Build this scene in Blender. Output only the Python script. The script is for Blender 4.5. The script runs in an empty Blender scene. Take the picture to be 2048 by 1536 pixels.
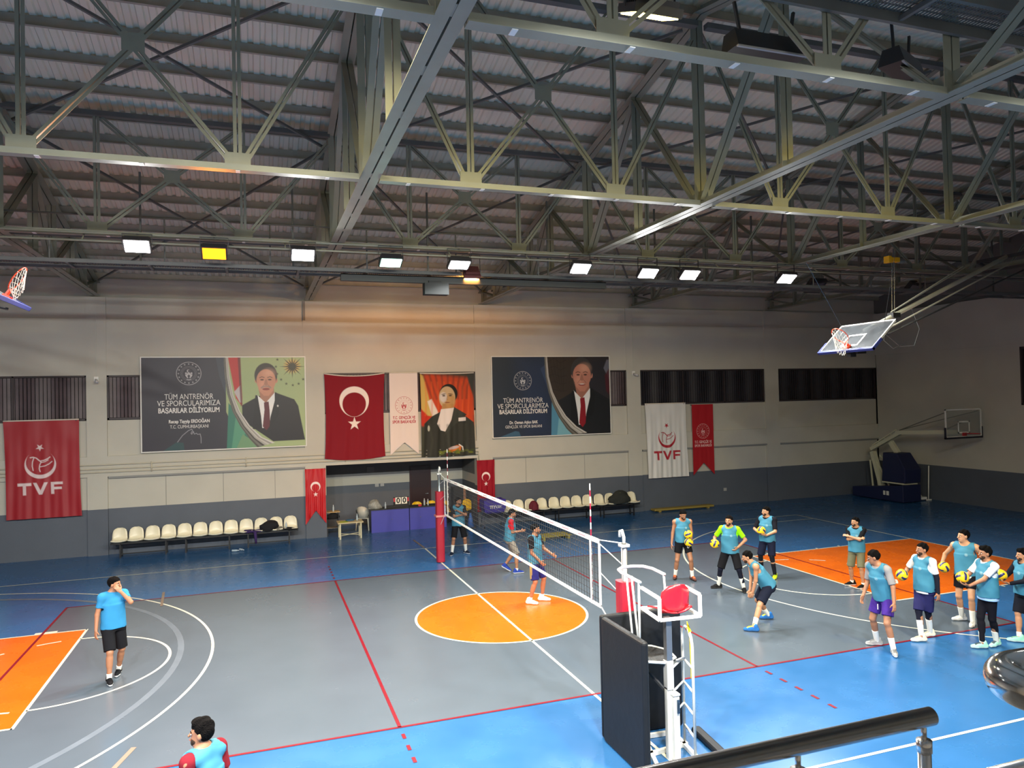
import bpy, bmesh, math, random
import numpy as np
from mathutils import Vector, Matrix
random.seed(7); np.random.seed(7)
S = bpy.context.scene
C = S.collection
PI = math.pi
# ---------------------------------------------------------------- camera
CAM = (-4.8243, -14.8384, 4.5823)
CR = Vector((0.94422386, -0.32853825, -0.02244838)); CU = Vector((0.01505291, -0.0250366, 0.9995732)); CF = Vector((0.32896006, 0.94415877, 0.0186947))
cd = bpy.data.cameras.new('camera'); cam = bpy.data.objects.new('camera', cd); C.objects.link(cam)
M = Matrix.Identity(4)
for i in range(3):
    M[i][0] = CR[i]; M[i][1] = CU[i]; M[i][2] = -CF[i]; M[i][3] = CAM[i]
cam.matrix_world = M
cd.sensor_width = 36; cd.lens = 36 * 1466.89 / 2048; cd.clip_start = 0.05; cd.clip_end = 200
S.camera = cam
# ---------------------------------------------------------------- world, exposure
W = bpy.data.worlds.new('world'); S.world = W; W.use_nodes = True
W.node_tree.nodes['Background'].inputs[0].default_value = (0.6, 0.6, 0.6, 1)
W.node_tree.nodes['Background'].inputs[1].default_value = 0.05
S.view_settings.view_transform = 'Standard'; S.view_settings.look = 'None'
S.view_settings.gamma = 1; S.view_settings.use_curve_mapping = False
S.view_settings.exposure = -0.28
S.cycles.use_denoising = True
S.cycles.max_bounces = 6; S.cycles.diffuse_bounces = 4; S.cycles.glossy_bounces = 3; S.cycles.transparent_max_bounces = 8
S.cycles.sample_clamp_indirect = 4; S.cycles.caustics_reflective = False; S.cycles.caustics_refractive = False
# lamp strengths (W) used by the floodlight builder further down
P_WHITE = 480; P_AMBER = 1000; P_NEAR = 700; P_SODIUM = 330

# ---------------------------------------------------------------- helpers
def lin(c):
    return tuple(((x / 255) / 12.92 if x / 255 <= 0.04045 else ((x / 255 + 0.055) / 1.055) ** 2.4) for x in c)
_m = {}
def mat(name, rgb, rough=0.6, metal=0.0, noise=0.0, nscale=4.0, bump=0.0, bscale=60.0, spec=0.5, coat=0.0, alpha=1.0, emit=None, estr=0.0, vcol=None, trans=0.0, rvar=0.0, stretch=None):
    if name in _m: return _m[name]
    m = bpy.data.materials.new(name); m.use_nodes = True; _m[name] = m
    nt = m.node_tree; b = nt.nodes['Principled BSDF']
    col = (*lin(rgb), 1)
    b.inputs['Base Color'].default_value = col
    b.inputs['Roughness'].default_value = rough; b.inputs['Metallic'].default_value = metal
    b.inputs['Specular IOR Level'].default_value = spec; b.inputs['Coat Weight'].default_value = coat
    b.inputs['Alpha'].default_value = alpha; b.inputs['Transmission Weight'].default_value = trans
    src = None
    if vcol:
        a = nt.nodes.new('ShaderNodeAttribute'); a.attribute_name = vcol; src = a.outputs['Color']
        nt.links.new(src, b.inputs['Base Color'])
    tc = None
    if noise or bump or rvar:
        tc = nt.nodes.new('ShaderNodeTexCoord').outputs['Object']
        if stretch:
            mp = nt.nodes.new('ShaderNodeMapping'); mp.inputs['Scale'].default_value = stretch
            nt.links.new(tc, mp.inputs[0]); tc = mp.outputs[0]
    if noise or rvar:
        n = nt.nodes.new('ShaderNodeTexNoise'); n.inputs['Scale'].default_value = nscale; n.inputs['Detail'].default_value = 6
        nt.links.new(tc, n.inputs['Vector'])
        if noise:
            mr = nt.nodes.new('ShaderNodeMapRange'); mr.inputs[1].default_value = 0.3; mr.inputs[2].default_value = 0.7
            mr.inputs[3].default_value = 1 - noise; mr.inputs[4].default_value = 1 + noise
            nt.links.new(n.outputs[0], mr.inputs[0])
            mx = nt.nodes.new('ShaderNodeVectorMath'); mx.operation = 'SCALE'
            if src: nt.links.new(src, mx.inputs[0])
            else: mx.inputs[0].default_value = col[:3]
            nt.links.new(mr.outputs[0], mx.inputs['Scale']); nt.links.new(mx.outputs[0], b.inputs['Base Color'])
        if rvar:
            mr = nt.nodes.new('ShaderNodeMapRange'); mr.inputs[1].default_value = 0.3; mr.inputs[2].default_value = 0.7
            mr.inputs[3].default_value = max(0.02, rough - rvar); mr.inputs[4].default_value = rough + rvar
            nt.links.new(n.outputs[0], mr.inputs[0]); nt.links.new(mr.outputs[0], b.inputs['Roughness'])
    if bump:
        n = nt.nodes.new('ShaderNodeTexNoise'); n.inputs['Scale'].default_value = bscale; n.inputs['Detail'].default_value = 3
        nt.links.new(tc, n.inputs['Vector'])
        bp = nt.nodes.new('ShaderNodeBump'); bp.inputs['Strength'].default_value = bump; bp.inputs['Distance'].default_value = 0.05
        nt.links.new(n.outputs[0], bp.inputs['Height']); nt.links.new(bp.outputs[0], b.inputs['Normal'])
    if emit:
        b.inputs['Emission Color'].default_value = (*lin(emit), 1); b.inputs['Emission Strength'].default_value = estr
    return m

def perp(d):
    d = Vector(d).normalized()
    a = Vector((0, 0, 1)) if abs(d.z) < 0.95 else Vector((1, 0, 0))
    x = d.cross(a).normalized(); return x, x.cross(d).normalized()

class MB:
    def __init__(s): s.v = []; s.f = []; s.m = []; s.cur = 0
    def add(s, vs, fs, mi=None):
        o = len(s.v); s.v += [tuple(p) for p in vs]
        for f in fs: s.f.append(tuple(i + o for i in f)); s.m.append(s.cur if mi is None else mi)
        return s
    def box(s, lo, hi, mi=None):
        x0, y0, z0 = lo; x1, y1, z1 = hi
        return s.add([(x0,y0,z0),(x1,y0,z0),(x1,y1,z0),(x0,y1,z0),(x0,y0,z1),(x1,y0,z1),(x1,y1,z1),(x0,y1,z1)],
                     [(0,3,2,1),(4,5,6,7),(0,1,5,4),(1,2,6,5),(2,3,7,6),(3,0,4,7)], mi)
    def cbox(s, c, d, mi=None, R=None):
        x, y, z = d[0]/2, d[1]/2, d[2]/2
        vs = [Vector(p) for p in [(-x,-y,-z),(x,-y,-z),(x,y,-z),(-x,y,-z),(-x,-y,z),(x,-y,z),(x,y,z),(-x,y,z)]]
        if R is not None: vs = [R @ p for p in vs]
        c = Vector(c)
        return s.add([p + c for p in vs], [(0,3,2,1),(4,5,6,7),(0,1,5,4),(1,2,6,5),(2,3,7,6),(3,0,4,7)], mi)
    def bar(s, a, b, w, h=None, up=None, mi=None):
        a = Vector(a); b = Vector(b); d = (b - a).normalized(); h = h or w
        if up is None: x, y = perp(d)
        else:
            x = d.cross(Vector(up)).normalized(); y = x.cross(d).normalized()
        x = x * w / 2; y = y * h / 2
        vs = [a-x-y, a+x-y, a+x+y, a-x+y, b-x-y, b+x-y, b+x+y, b-x+y]
        return s.add(vs, [(0,3,2,1),(4,5,6,7),(0,1,5,4),(1,2,6,5),(2,3,7,6),(3,0,4,7)], mi)
    def tube(s, pts, r, n=8, mi=None, closed=False, cap=True):
        pts = [Vector(p) for p in pts]; L = len(pts); rr = r if isinstance(r, (list, tuple)) else [r] * L
        vs = []; fs = []; x = None
        for i, p in enumerate(pts):
            if closed: d = pts[(i+1) % L] - pts[i-1]
            else: d = pts[min(i+1, L-1)] - pts[max(i-1, 0)]
            d.normalize()
            if x is None: x, y = perp(d)
            else:
                x = (x - d * x.dot(d)).normalized(); y = x.cross(d).normalized()
            for k in range(n):
                a = 2 * PI * k / n; vs.append(p + (x * math.cos(a) + y * math.sin(a)) * rr[i])
        for i in range(L if closed else L - 1):
            j = (i + 1) % L
            for k in range(n):
                k2 = (k + 1) % n; fs.append((i*n+k, i*n+k2, j*n+k2, j*n+k))
        if cap and not closed:
            fs.append(tuple(range(n))[::-1]); fs.append(tuple((L-1)*n + k for k in range(n)))
        return s.add(vs, fs, mi)
    def cyl(s, a, b, r, n=16, mi=None): return s.tube([a, b], r, n, mi)
    def lathe(s, c, prof, n=16, mi=None):
        vs = []; fs = []; c = Vector(c)
        for (r, z) in prof:
            for k in range(n):
                a = 2*PI*k/n; vs.append(c + Vector((r*math.cos(a), r*math.sin(a), z)))
        for i in range(len(prof)-1):
            for k in range(n):
                k2 = (k+1) % n; fs.append((i*n+k, i*n+k2, (i+1)*n+k2, (i+1)*n+k))
        fs.append(tuple(range(n))[::-1]); fs.append(tuple((len(prof)-1)*n+k for k in range(n)))
        return s.add(vs, fs, mi)
    def quad(s, a, b, c, d, mi=None): return s.add([a, b, c, d], [(0,1,2,3)], mi)
    def poly(s, pts, mi=None): return s.add(pts, [tuple(range(len(pts)))], mi)
    def build(s, name, mats, parent=None, smooth=False, bevel=0.0, world=False):
        me = bpy.data.meshes.new(name); me.from_pydata(s.v, [], s.f)
        if not isinstance(mats, (list, tuple)): mats = [mats]
        for m in mats: me.materials.append(m)
        me.polygons.foreach_set('material_index', s.m)
        if smooth: me.polygons.foreach_set('use_smooth', [True] * len(s.f))
        me.update()
        o = bpy.data.objects.new(name, me); C.objects.link(o)
        if parent: put(o, parent, world)
        if bevel:
            b = o.modifiers.new('b', 'BEVEL'); b.width = bevel; b.segments = 2; b.limit_method = 'ANGLE'
        return o
def put(o, parent, world=False):
    o.parent = parent
    if world: o.matrix_parent_inverse = mw(parent).inverted()
def mw(o):
    # world matrix before any depsgraph update
    return Matrix.LocRotScale(o.location, o.rotation_euler, o.scale)
def tag(o, label, cat, group=None, kind=None):
    o['label'] = label; o['category'] = cat
    if group: o['group'] = group
    if kind: o['kind'] = kind
    return o
def thing(name, label, cat, loc=(0,0,0), rz=0, group=None):
    o = bpy.data.objects.new(name, None); C.objects.link(o); o.location = loc; o.rotation_euler = (0,0,rz)
    o.empty_display_size = 0.1
    return tag(o, label, cat, group)
def struct(o): o['kind'] = 'structure'; return o
def dup(root, loc=None, rz=None, label=None, group=None):
    def cp(o, par):
        c = o.copy(); C.objects.link(c)
        if par: c.parent = par
        for ch in [x for x in KIDS.get(o.name, o.children)]: cp(ch, c)
        return c
    r = cp(root, None)
    if loc is not None: r.location = loc
    if rz is not None: r.rotation_euler = (0,0,rz)
    if label: r['label'] = label
    if group: r['group'] = group
    return r
KIDS = {}
def text_mesh(txt, size=1.0, width=None, bold=0.0, align='CENTER'):
    cu = bpy.data.curves.new('t', 'FONT'); cu.body = txt; cu.size = size; cu.align_x = align; cu.align_y = 'CENTER'
    cu.offset = bold; cu.resolution_u = 3
    o = bpy.data.objects.new('t', cu); C.objects.link(o)
    dg = bpy.context.evaluated_depsgraph_get()
    me = bpy.data.meshes.new_from_object(o.evaluated_get(dg))
    bpy.data.objects.remove(o); bpy.data.curves.remove(cu)
    n = len(me.vertices); co = np.empty(n * 3); me.vertices.foreach_get('co', co); co = co.reshape(-1, 3)
    if width:
        w = co[:,0].max() - co[:,0].min(); co[:,0] *= width / w
        me.vertices.foreach_set('co', co.ravel())
    return me
def text_obj(name, txt, size, m, parent, loc, width=None, bold=0.0, R=None, align='CENTER'):
    me = text_mesh(txt, size, width, bold, align); me.materials.clear(); me.materials.append(m)
    o = bpy.data.objects.new(name, me); C.objects.link(o)
    if R is None: R = Matrix.Rotation(PI/2, 4, 'X')
    o.matrix_world = Matrix.Translation(loc) @ R
    o.location = loc; o.rotation_euler = R.to_euler()
    if parent: o.parent = parent; 
    return o

STEEL = mat('painted_steel_grey', (136,138,124), 0.5, 0.0, noise=0.12, nscale=1.5)
STEELD = mat('painted_steel_dark', (96,98,96), 0.55, noise=0.15, nscale=1.5)
BLACK = mat('black_metal', (24,24,27), 0.45)
WHITE = mat('white_paint', (232,232,226), 0.35)
# ================================================================ FLOOR
fb = mat('floor_blue', (40,90,140), 0.26, noise=0.07, nscale=1.3, rvar=0.04)
fg = mat('floor_grey', (78,88,99), 0.25, noise=0.04, nscale=0.9, rvar=0.03)
fo = mat('floor_orange', (204,92,10), 0.27, noise=0.05, nscale=1.5, rvar=0.06)
lw_ = mat('line_white', (205,204,188), 0.3)
lr = mat('line_red', (112,14,30), 0.3)
lf = mat('line_faint', (96,106,118), 0.3, noise=0.10, nscale=3)
lb = mat('line_brown_tape', (120,105,92), 0.5, noise=0.1)
XL, XR, YF, YN = -17.5, 21.4, 10.8, -17.6
b = MB(); b.box((XL-.3, YN-.3, -0.2), (XR+.4, 13.1, 0.0))
floor = struct(b.build('floor', fb))
def marks(name, m, z, polys):
    b = MB()
    for p in polys: b.poly([(x, y, z) for x, y in p])
    o = b.build(name, m, floor); return o
def rect(x0, y0, x1, y1): return [(x0,y0),(x1,y0),(x1,y1),(x0,y1)]
def line(a, c, w):
    a = Vector(a); c = Vector(c); d = (c-a).normalized(); n = Vector((-d.y, d.x)) * w/2
    return [tuple(a-n), tuple(c-n), tuple(c+n), tuple(a+n)]
def arc(cx, cy, r, a0, a1, w, n=64):
    out = []
    for i in range(n):
        t0 = math.radians(a0 + (a1-a0)*i/n); t1 = math.radians(a0 + (a1-a0)*(i+1)/n)
        out.append([(cx+(r-w/2)*math.cos(t0), cy+(r-w/2)*math.sin(t0)), (cx+(r+w/2)*math.cos(t0), cy+(r+w/2)*math.sin(t0)),
                    (cx+(r+w/2)*math.cos(t1), cy+(r+w/2)*math.sin(t1)), (cx+(r-w/2)*math.cos(t1), cy+(r-w/2)*math.sin(t1))])
    return out
marks('court_surface', fg, 0.0012, [rect(-9, -4.5, 9, 4.5)])
disc = [(1.78*math.cos(2*PI*k/72), 1.78*math.sin(2*PI*k/72)) for k in range(72)]
marks('centre_circle_surface', fo, 0.0024, [disc])
marks('key_surface', fo, 0.0024, [rect(-14, -2.45, -8.2, 2.45)])
marks('key_surface', fo, 0.0024, [rect(8.2, -2.45, 14, 2.45)])
marks('faint_arc', lf, 0.0030, arc(-12.43, 0, 6.2, -85, 85, 0.11))
wl = arc(0, 0, 1.8, 0, 360, 0.05, 96) + [line((0, 7.5), (0, -7.5), 0.05)]
wl += [line((-14, 7.5), (14, 7.5), 0.05), line((-14, -7.5), (14, -7.5), 0.05), line((14, -7.5), (14, 7.5), 0.05), line((-14, -7.5), (-14, 7.5), 0.05)]
for s in (-1, 1):
    wl += [line((s*14, 2.45), (s*8.2, 2.45), 0.05), line((s*14, -2.45), (s*8.2, -2.45), 0.05), line((s*8.2, -2.475), (s*8.2, 2.475), 0.05)]
    c0 = (-90, 90) if s < 0 else (90, 270)
    wl += arc(s*8.2, 0, 1.8, *c0, 0.05, 40)
    for k in range(6):
        a = c0[1] + 10 + k*30; wl += arc(s*8.2, 0, 1.8, a, a+13, 0.05, 4)
    t = math.degrees(math.asin(6.6/6.75))
    wl += arc(s*12.425, 0, 6.75, -t, t, 0.05, 90) if s < 0 else arc(s*12.425, 0, 6.75, 180-t, 180+t, 0.05, 90)
    wl += [line((s*14, 6.6), (s*(12.425-6.75*math.cos(math.radians(t))), 6.6), 0.05), line((s*14, -6.6), (s*(12.425-6.75*math.cos(math.radians(t))), -6.6), 0.05)]
    for yy in (2.45, -2.45):
        for xx in (10.5, 11.3, 12.1): wl += [line((s*xx, yy), (s*xx, yy + (0.12 if yy > 0 else -0.12)), 0.05)]
    wl += [rect(s*8.95-0.2, 2.48, s*8.95+0.2, 2.58)]
marks('white_lines', lw_, 0.0040, wl)
rl = [line((-9.025, 4.5), (9.025, 4.5), 0.05), line((-9.025, -4.5), (9.025, -4.5), 0.05), line((-9, 4.5), (-9, -4.5), 0.05), line((9, 4.5), (9, -4.5), 0.05)]
for s in (-3, 3):
    rl.append(line((s, 4.5), (s, -4.5), 0.05))
    for q in (1, -1):
        for k in range(5): y = 4.5 + 0.22 + k*0.35; rl.append(line((s, q*y), (s, q*(y+0.15)), 0.05))
marks('red_lines', lr, 0.0050, rl)
marks('tape_strip', lb, 0.0055, [line((-7.05, 5.1), (-6.95, 3.75), 0.06), line((-6.62, -4.35), (-6.45, -3.75), 0.07), line((0.0, 7.6), (-0.05, 9.0), 0.07)])
marks('faint_outer_lines', mat('line_dim', (62,104,150), 0.3), 0.0030, [line((14, 9.3), (20.6, 1.5), 0.04), line((16.5, -7), (16.5, 9), 0.04), line((15.5, 9), (19, -2), 0.04), line((9.5, 9.2), (21, 9.2), .04), line((14.1,4),(21,4),.04)])

# ================================================================ WALLS
wu = mat('wall_cream', (192,190,178), 0.75, noise=0.05, nscale=0.9, bump=0.04, bscale=25)
wb = mat('wall_blue_grey', (88,95,106), 0.6, noise=0.06, nscale=1.1, bump=0.03, bscale=25)
wd = mat('wall_dark_grey', (112,112,110), 0.7, noise=0.05)
ZP = 1.42
def wbox(b, x0, y0, x1, y1, z0, z1):
    "box painted in two colours split at ZP (material 0 cream, 1 blue grey)"
    if z0 < ZP < z1:
        b.box((x0, y0, z0), (x1, y1, ZP), 1); b.box((x0, y0, ZP), (x1, y1, z1), 0)
    else: b.box((x0, y0, z0), (x1, y1, z1), 1 if z1 <= ZP else 0)
PX = [-15.9, -9.5, -2.98, 3.0, 9.17, 15.73, 21.7]      # pilaster centres
PW = [0.28, 0.28, 0.34, 0.30, 0.30, 0.34, 0.3]
Y0, YI = 10.80, 10.88
b = MB()
for x, w in zip(PX, PW): wbox(b, x-w, Y0, x+w, Y0+0.35, 0, 8.0)
for i in range(len(PX)-1):
    x0 = PX[i]+PW[i]; x1 = PX[i+1]-PW[i+1]
    alc = i == 2
    if not alc: wbox(b, x0, YI, x1, Y0+0.35, 0, 2.42)
    b.box((x0, Y0+0.003, 2.42), (x1, Y0+0.35, 3.05), 0)
    b.box((x0, YI, 3.05), (x1, Y0+0.35, 4.16), 0)
    b.box((x0, Y0+0.02, 5.56), (x1, Y0+0.35, 7.32), 0)
    b.box((x0, Y0+0.05, 7.32), (x1, Y0+0.35, 8.0), 0)
b.box((XL-.3, Y0, 0), (PX[0]-PW[0], Y0+.35, 8.0), 0)
b.box((XL-.3, Y0+0.15, 8.0), (XR+.3, Y0+0.35, 8.72), 0)
for x0, x1 in ((-7.6, -7.58), (-5.9, -5.88), (-4.3,-4.28), (4.6,4.62), (7.0,7.02)): b.box((x0, YI-.006, ZP), (x1, YI, 2.42), 2)
struct(b.build('wall_far', [wu, wb, mat('wall_joint', (150,150,142), .8)]))
# left, near and right walls
b = MB(); wbox(b, XL-.3, YN, XL, Y0, 0, 12.2); struct(b.build('wall_left', [wu, wb]))
b = MB(); wbox(b, XL-.3, YN-.3, XR+.4, YN, 0, 8.72); struct(b.build('wall_near', [wu, wb]))
b = MB()
wbox(b, XR, 4.25, XR+.3, Y0+.35, 0, 6.12); wbox(b, XR, YN, XR+.3, 4.25, 0, 3.9); wbox(b, XR, YN, XR+.3, 4.25, 6.02, 6.12)
b.box((XR-0.06, YN, 6.12), (XR+.3, Y0+.35, 7.95), 0)
b.box((XR+.12, YN, 7.95), (XR+.3, Y0+.35, 12.2), 2)
struct(b.build('wall_right', [wu, wb, wd]))
# alcove behind the far wall
b = MB()
AX0, AX1, AY = -2.64, 2.70, 12.9
b.box((AX0-.3, AY, 0), (AX1+.3, AY+.2, ZP+.05), 1); b.box((AX0-.3, AY, ZP+.05), (AX1+.3, AY+.2, 1.8), 0); b.box((AX0-.3, AY, 1.8), (AX1+.3, AY+.2, 2.6), 2)
for xa, xb in ((AX0-.3, AX0), (AX1, AX1+.3)):
    b.box((xa, Y0+.35, 0), (xb, AY, ZP+.05), 1); b.box((xa, Y0+.35, ZP+.05), (xb, AY, 1.8), 0); b.box((xa, Y0+.35, 1.8), (xb, AY, 2.6), 2)
b.box((AX0-.3, Y0+.3, 2.42), (AX1+.3, AY+.2, 2.6), 2)
struct(b.build('wall_alcove', [wu, wb, wd]))
b = MB(); b.box((.62, AY-.05, 0), (1.44, AY-.001, 2.08), 0); b.box((.68, AY-.065, 0.02), (1.38, AY-.045, 2.02), 1); 
d1 = struct(b.build('door_1', [mat('door_frame_maroon', (48,20,26), .4), mat('door_maroon', (42,22,28), .35)]))
h = MB(); h.cyl((1.31, AY-.10, 1.0), (1.31, AY-.06, 1.0), .014); h.bar((1.31, AY-.10, 1.0), (1.20, AY-.10, 1.0), .018); h.build('door_handle', mat('chrome', (200,200,200), .15, 1.0), d1)
# pipes along the wall
b = MB()
pm = mat('pipe_cream', (196,190,170), .45)
for z in (2.79, 2.66, 2.56): b.tube([(XL, Y0-.035, z), (2.75, Y0-.035, z)], 0.018, 6)
for x in (-14, -11, -8, -5.2, -2, 1.2): b.box((x, Y0-.055, 2.52), (x+.03, Y0, 2.83))
b.tube([(2.75, Y0-.035, 2.66), (2.75, Y0-.035, 2.35)], .018, 6)
o = struct(b.build('trim_1', pm, smooth=True)); o['label'] = 'cream heating pipes running along the far wall'
b = MB(); b.box((-3.32, Y0-.04, 7.35), (-3.24, Y0+.003, 8.0)); struct(b.build('trim_2', mat('pipe_grey', (120,120,118), .5)))
b = MB()
for x0, x1 in ((-9.2, -3.32), (3.3, 8.87), (16.1, 21.4), (9.5,15.4)): b.box((x0, Y0-.012, 2.36), (x1, Y0+.1, 2.42))
struct(b.build('trim_3', mat('ledge_grey', (138,140,138), .6)))

# ================================================================ WINDOWS
fr = mat('window_frame_brown', (58,50,52), .45); sl = mat('window_slat', (88,76,80), .5, noise=.2, nscale=2.0); gl = mat('window_glass', (20,22,28), .08, spec=.8)
sl2 = mat('window_slat_dark', (42,40,46), .5, noise=.2, nscale=2.0)
def window(n, x0, x1, z0=4.18, z1=5.56, slat=sl, y=YI+.06, lights=()):
    b = MB()
    b.box((x0, y, z0), (x1, y+.02, z1))
    o = struct(b.build('window_%d' % n, gl))
    f = MB()
    f.box((x0, y-.08, z0), (x1, y, z0+.05)); f.box((x0, y-.08, z1-.05), (x1, y, z1))
    k = max(2, round((x1-x0)/1.9))
    for i in range(k+1):
        x = x0 + (x1-x0-.05)*i/k; f.box((x, y-.08, z0), (x+.05, y, z1))
    f.build('window_frame', fr, o)
    s = MB(); t = x0+.05
    while t < x1-.1:
        s.bar((t+.05, y-.03, z0+.06), (t+.05, y-.03, z1-.06), .085, .012, up=(0.25*math.sin(t*7), 1, 0)); t += .105
    s.build('window_slats', slat, o)
    return o
window(1, PX[0]+PW[0], PX[1]-PW[1]); window(2, PX[1]+PW[1], PX[2]-PW[2]); window(3, PX[2]+PW[2], PX[3]-PW[3])
window(4, PX[3]+PW[3], PX[4]-PW[4]); window(5, PX[4]+PW[4], PX[5]-PW[5], slat=sl2); window(6, PX[5]+PW[5], XR, slat=sl2)
b = MB(); b.box((XR+.1, YN+8, 3.9), (XR+.12, 4.25, 6.02)); w7 = struct(b.build('window_7', gl))
f = MB(); f.box((XR-.01, YN+8, 3.9), (XR+.1, 4.25, 3.97)); f.box((XR-.01, YN+8, 5.95), (XR+.1, 4.25, 6.02))
for i in range(10): y = 4.25-.06-i*1.4; f.box((XR-.01, y, 3.9), (XR+.1, y+.06, 6.02))
f.build('window_frame', fr, w7)
b = MB(); b.box((XR+.12, YN, 3.9), (XR+.3, YN+8, 6.02)); struct(b.build('wall_right_end', wu))

# ================================================================ CEILING
RZ0, RS, YR = 8.66, 0.222, -3.4
def roofz(y): return RZ0 + RS*(10.95 - y) if y >= YR else RZ0 + RS*(10.95 - YR) - RS*(YR - y)
rm = mat('roof_sheet', (220,218,200), .55, 0.0, noise=.06, nscale=.6)
vs = []; fs = []; per = .21; x = XL-.3; prof = []
while x < XR+.6:
    prof += [(x, 0), (x+.10, 0), (x+.125, .04), (x+.185, .04)]; x += per
for (x, dz) in prof:
    for y in (11.1, YR, YN-.3): vs.append((x, y, roofz(y) + dz))
for i in range(len(prof)-1):
    for j in range(2): fs.append((i*3+j, (i+1)*3+j, (i+1)*3+j+1, i*3+j+1))
b = MB(); b.add(vs, fs)
struct(b.build('ceiling', rm))
# purlins: one thing each
pg = 'grey steel purlins under the roof sheets'
def zbar(y):
    b = MB(); z = roofz(y) - .005; x0, x1 = XL, XR+.1
    b.box((x0, y-.004, z-.19), (x1, y+.004, z)); b.box((x0, y, z-.008), (x1, y+.06, z)); b.box((x0, y-.06, z-.19), (x1, y, z-.182)); 
    return b
PMAT = mat('purlin_grey', (158,156,144), .5, noise=.08)
pu = None; k = 0
ys = [10.62 - .865*i for i in range(17)] + [-4.4 - .865*i for i in range(5)]
ORD = 'first second third fourth fifth sixth seventh eighth ninth tenth eleventh twelfth thirteenth fourteenth fifteenth sixteenth seventeenth eighteenth nineteenth twentieth'.split()
for i, y in enumerate(ys):
    o = zbar(y).build('purlin', PMAT); tag(o, ('long grey purlin under the roof sheets, %s up from the far wall' % ORD[i]) if i < 17 else 'long grey purlin behind the ridge, %s below it on the near slope' % ORD[i-17], 'purlin', pg)

# ================================================================ TRUSSES
def leg2(b, a, c, w, th, gap, up):
    "double channel member from a to c: two flats w wide in total with a slot, plus thin webs"
    a = Vector(a); c = Vector(c); d = (c-a).normalized(); x = d.cross(Vector(up)).normalized(); y = x.cross(d)
    hw = (w-gap)/2
    for s in (-1, 1):
        o = x*s*(gap/2+hw/2)
        b.bar(a+o, c+o, hw, .008, up=up)
        o2 = x*s*(gap/2+.004) + y*th/2
        b.bar(a+o2, c+o2, .008, th, up=up)
BZ = 8.05
TN = 'main roof trusses spanning from far wall to near wall'
def tz(y): return roofz(y) - .28
def main_truss(x, label):
    t = thing('roof_truss', label, 'roof truss', (x, 10.7, BZ), group=TN)
    def P(y, z): return (0, y-10.7, z-BZ)
    ya, yb = 10.75, -17.4
    b = MB(); leg2(b, P(ya, BZ-.02), P(yb, BZ-.02), .30, .13, .025, (0,0,1))
    y = ya-.6
    while y > yb: b.cbox(P(y, BZ-.012), (.10, .22, .012)); y -= 1.25
    b.build('bottom_chord', STEEL, t)
    b = MB()
    for (y0, y1) in ((ya, YR), (YR, yb)): leg2(b, P(y0, tz(y0)), P(y1, tz(y1)), .30, .14, .025, (0,0,1))
    b.build('top_chord', STEEL, t)
    nodes = [10.5, 9.1, 7.6, 5.7, 4.1, 1.62, -.9, -3.25, -5.6, -8.45, -11.0, -13.5, -16]
    for i, y in enumerate(nodes):
        w = .26 if i in (5, 7, 9) else .21
        b = MB(); leg2(b, P(y, BZ), P(y, tz(y)), w, .07, .02, (0,1,0)); b.build('vertical', STEEL, t)
        if i in (3, 5, 7, 9, 11):
            g = MB(); g.cbox(P(y, BZ+.14), (.012, .50, .26)); g.build('gusset_plate', STEEL, t)
    dg = [(9.1,10.5),(9.1,7.6),(5.7,7.6),(5.7,4.1),(1.62,4.1),(1.62,-.9),(-3.25,-.9),(-3.25,-5.6),(-8.45,-5.6),(-8.45,-11.0),(-13.5,-11),(-13.5,-16)]
    for yb_, yt in dg:
        s = .14 if yt > yb_ else -.14
        b = MB(); leg2(b, P(yb_+s, BZ+.08), P(yt, tz(yt)-.05), .22, .06, .02, (0,1,.2)); b.build('diagonal', STEEL, t)
    return t
names = {0: 'grey main roof truss ending outside the frame past the red flag', 1: 'grey main roof truss above the pilaster between red flag and dark portrait poster',
         2: 'grey main roof truss with slotted chord meeting the pilaster by the big crescent flag',
         3: 'grey main roof truss coming down to the pilaster beside the blue portrait poster', 4: 'grey main roof truss coming down to the pilaster beside the white banner',
         5: 'grey main roof truss above the hanging backboard, last before the corner'}
for i, x in enumerate((-15.9, -9.5, -3.12, 3.0, 9.15, 15.6)): main_truss(x, names[i])
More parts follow.
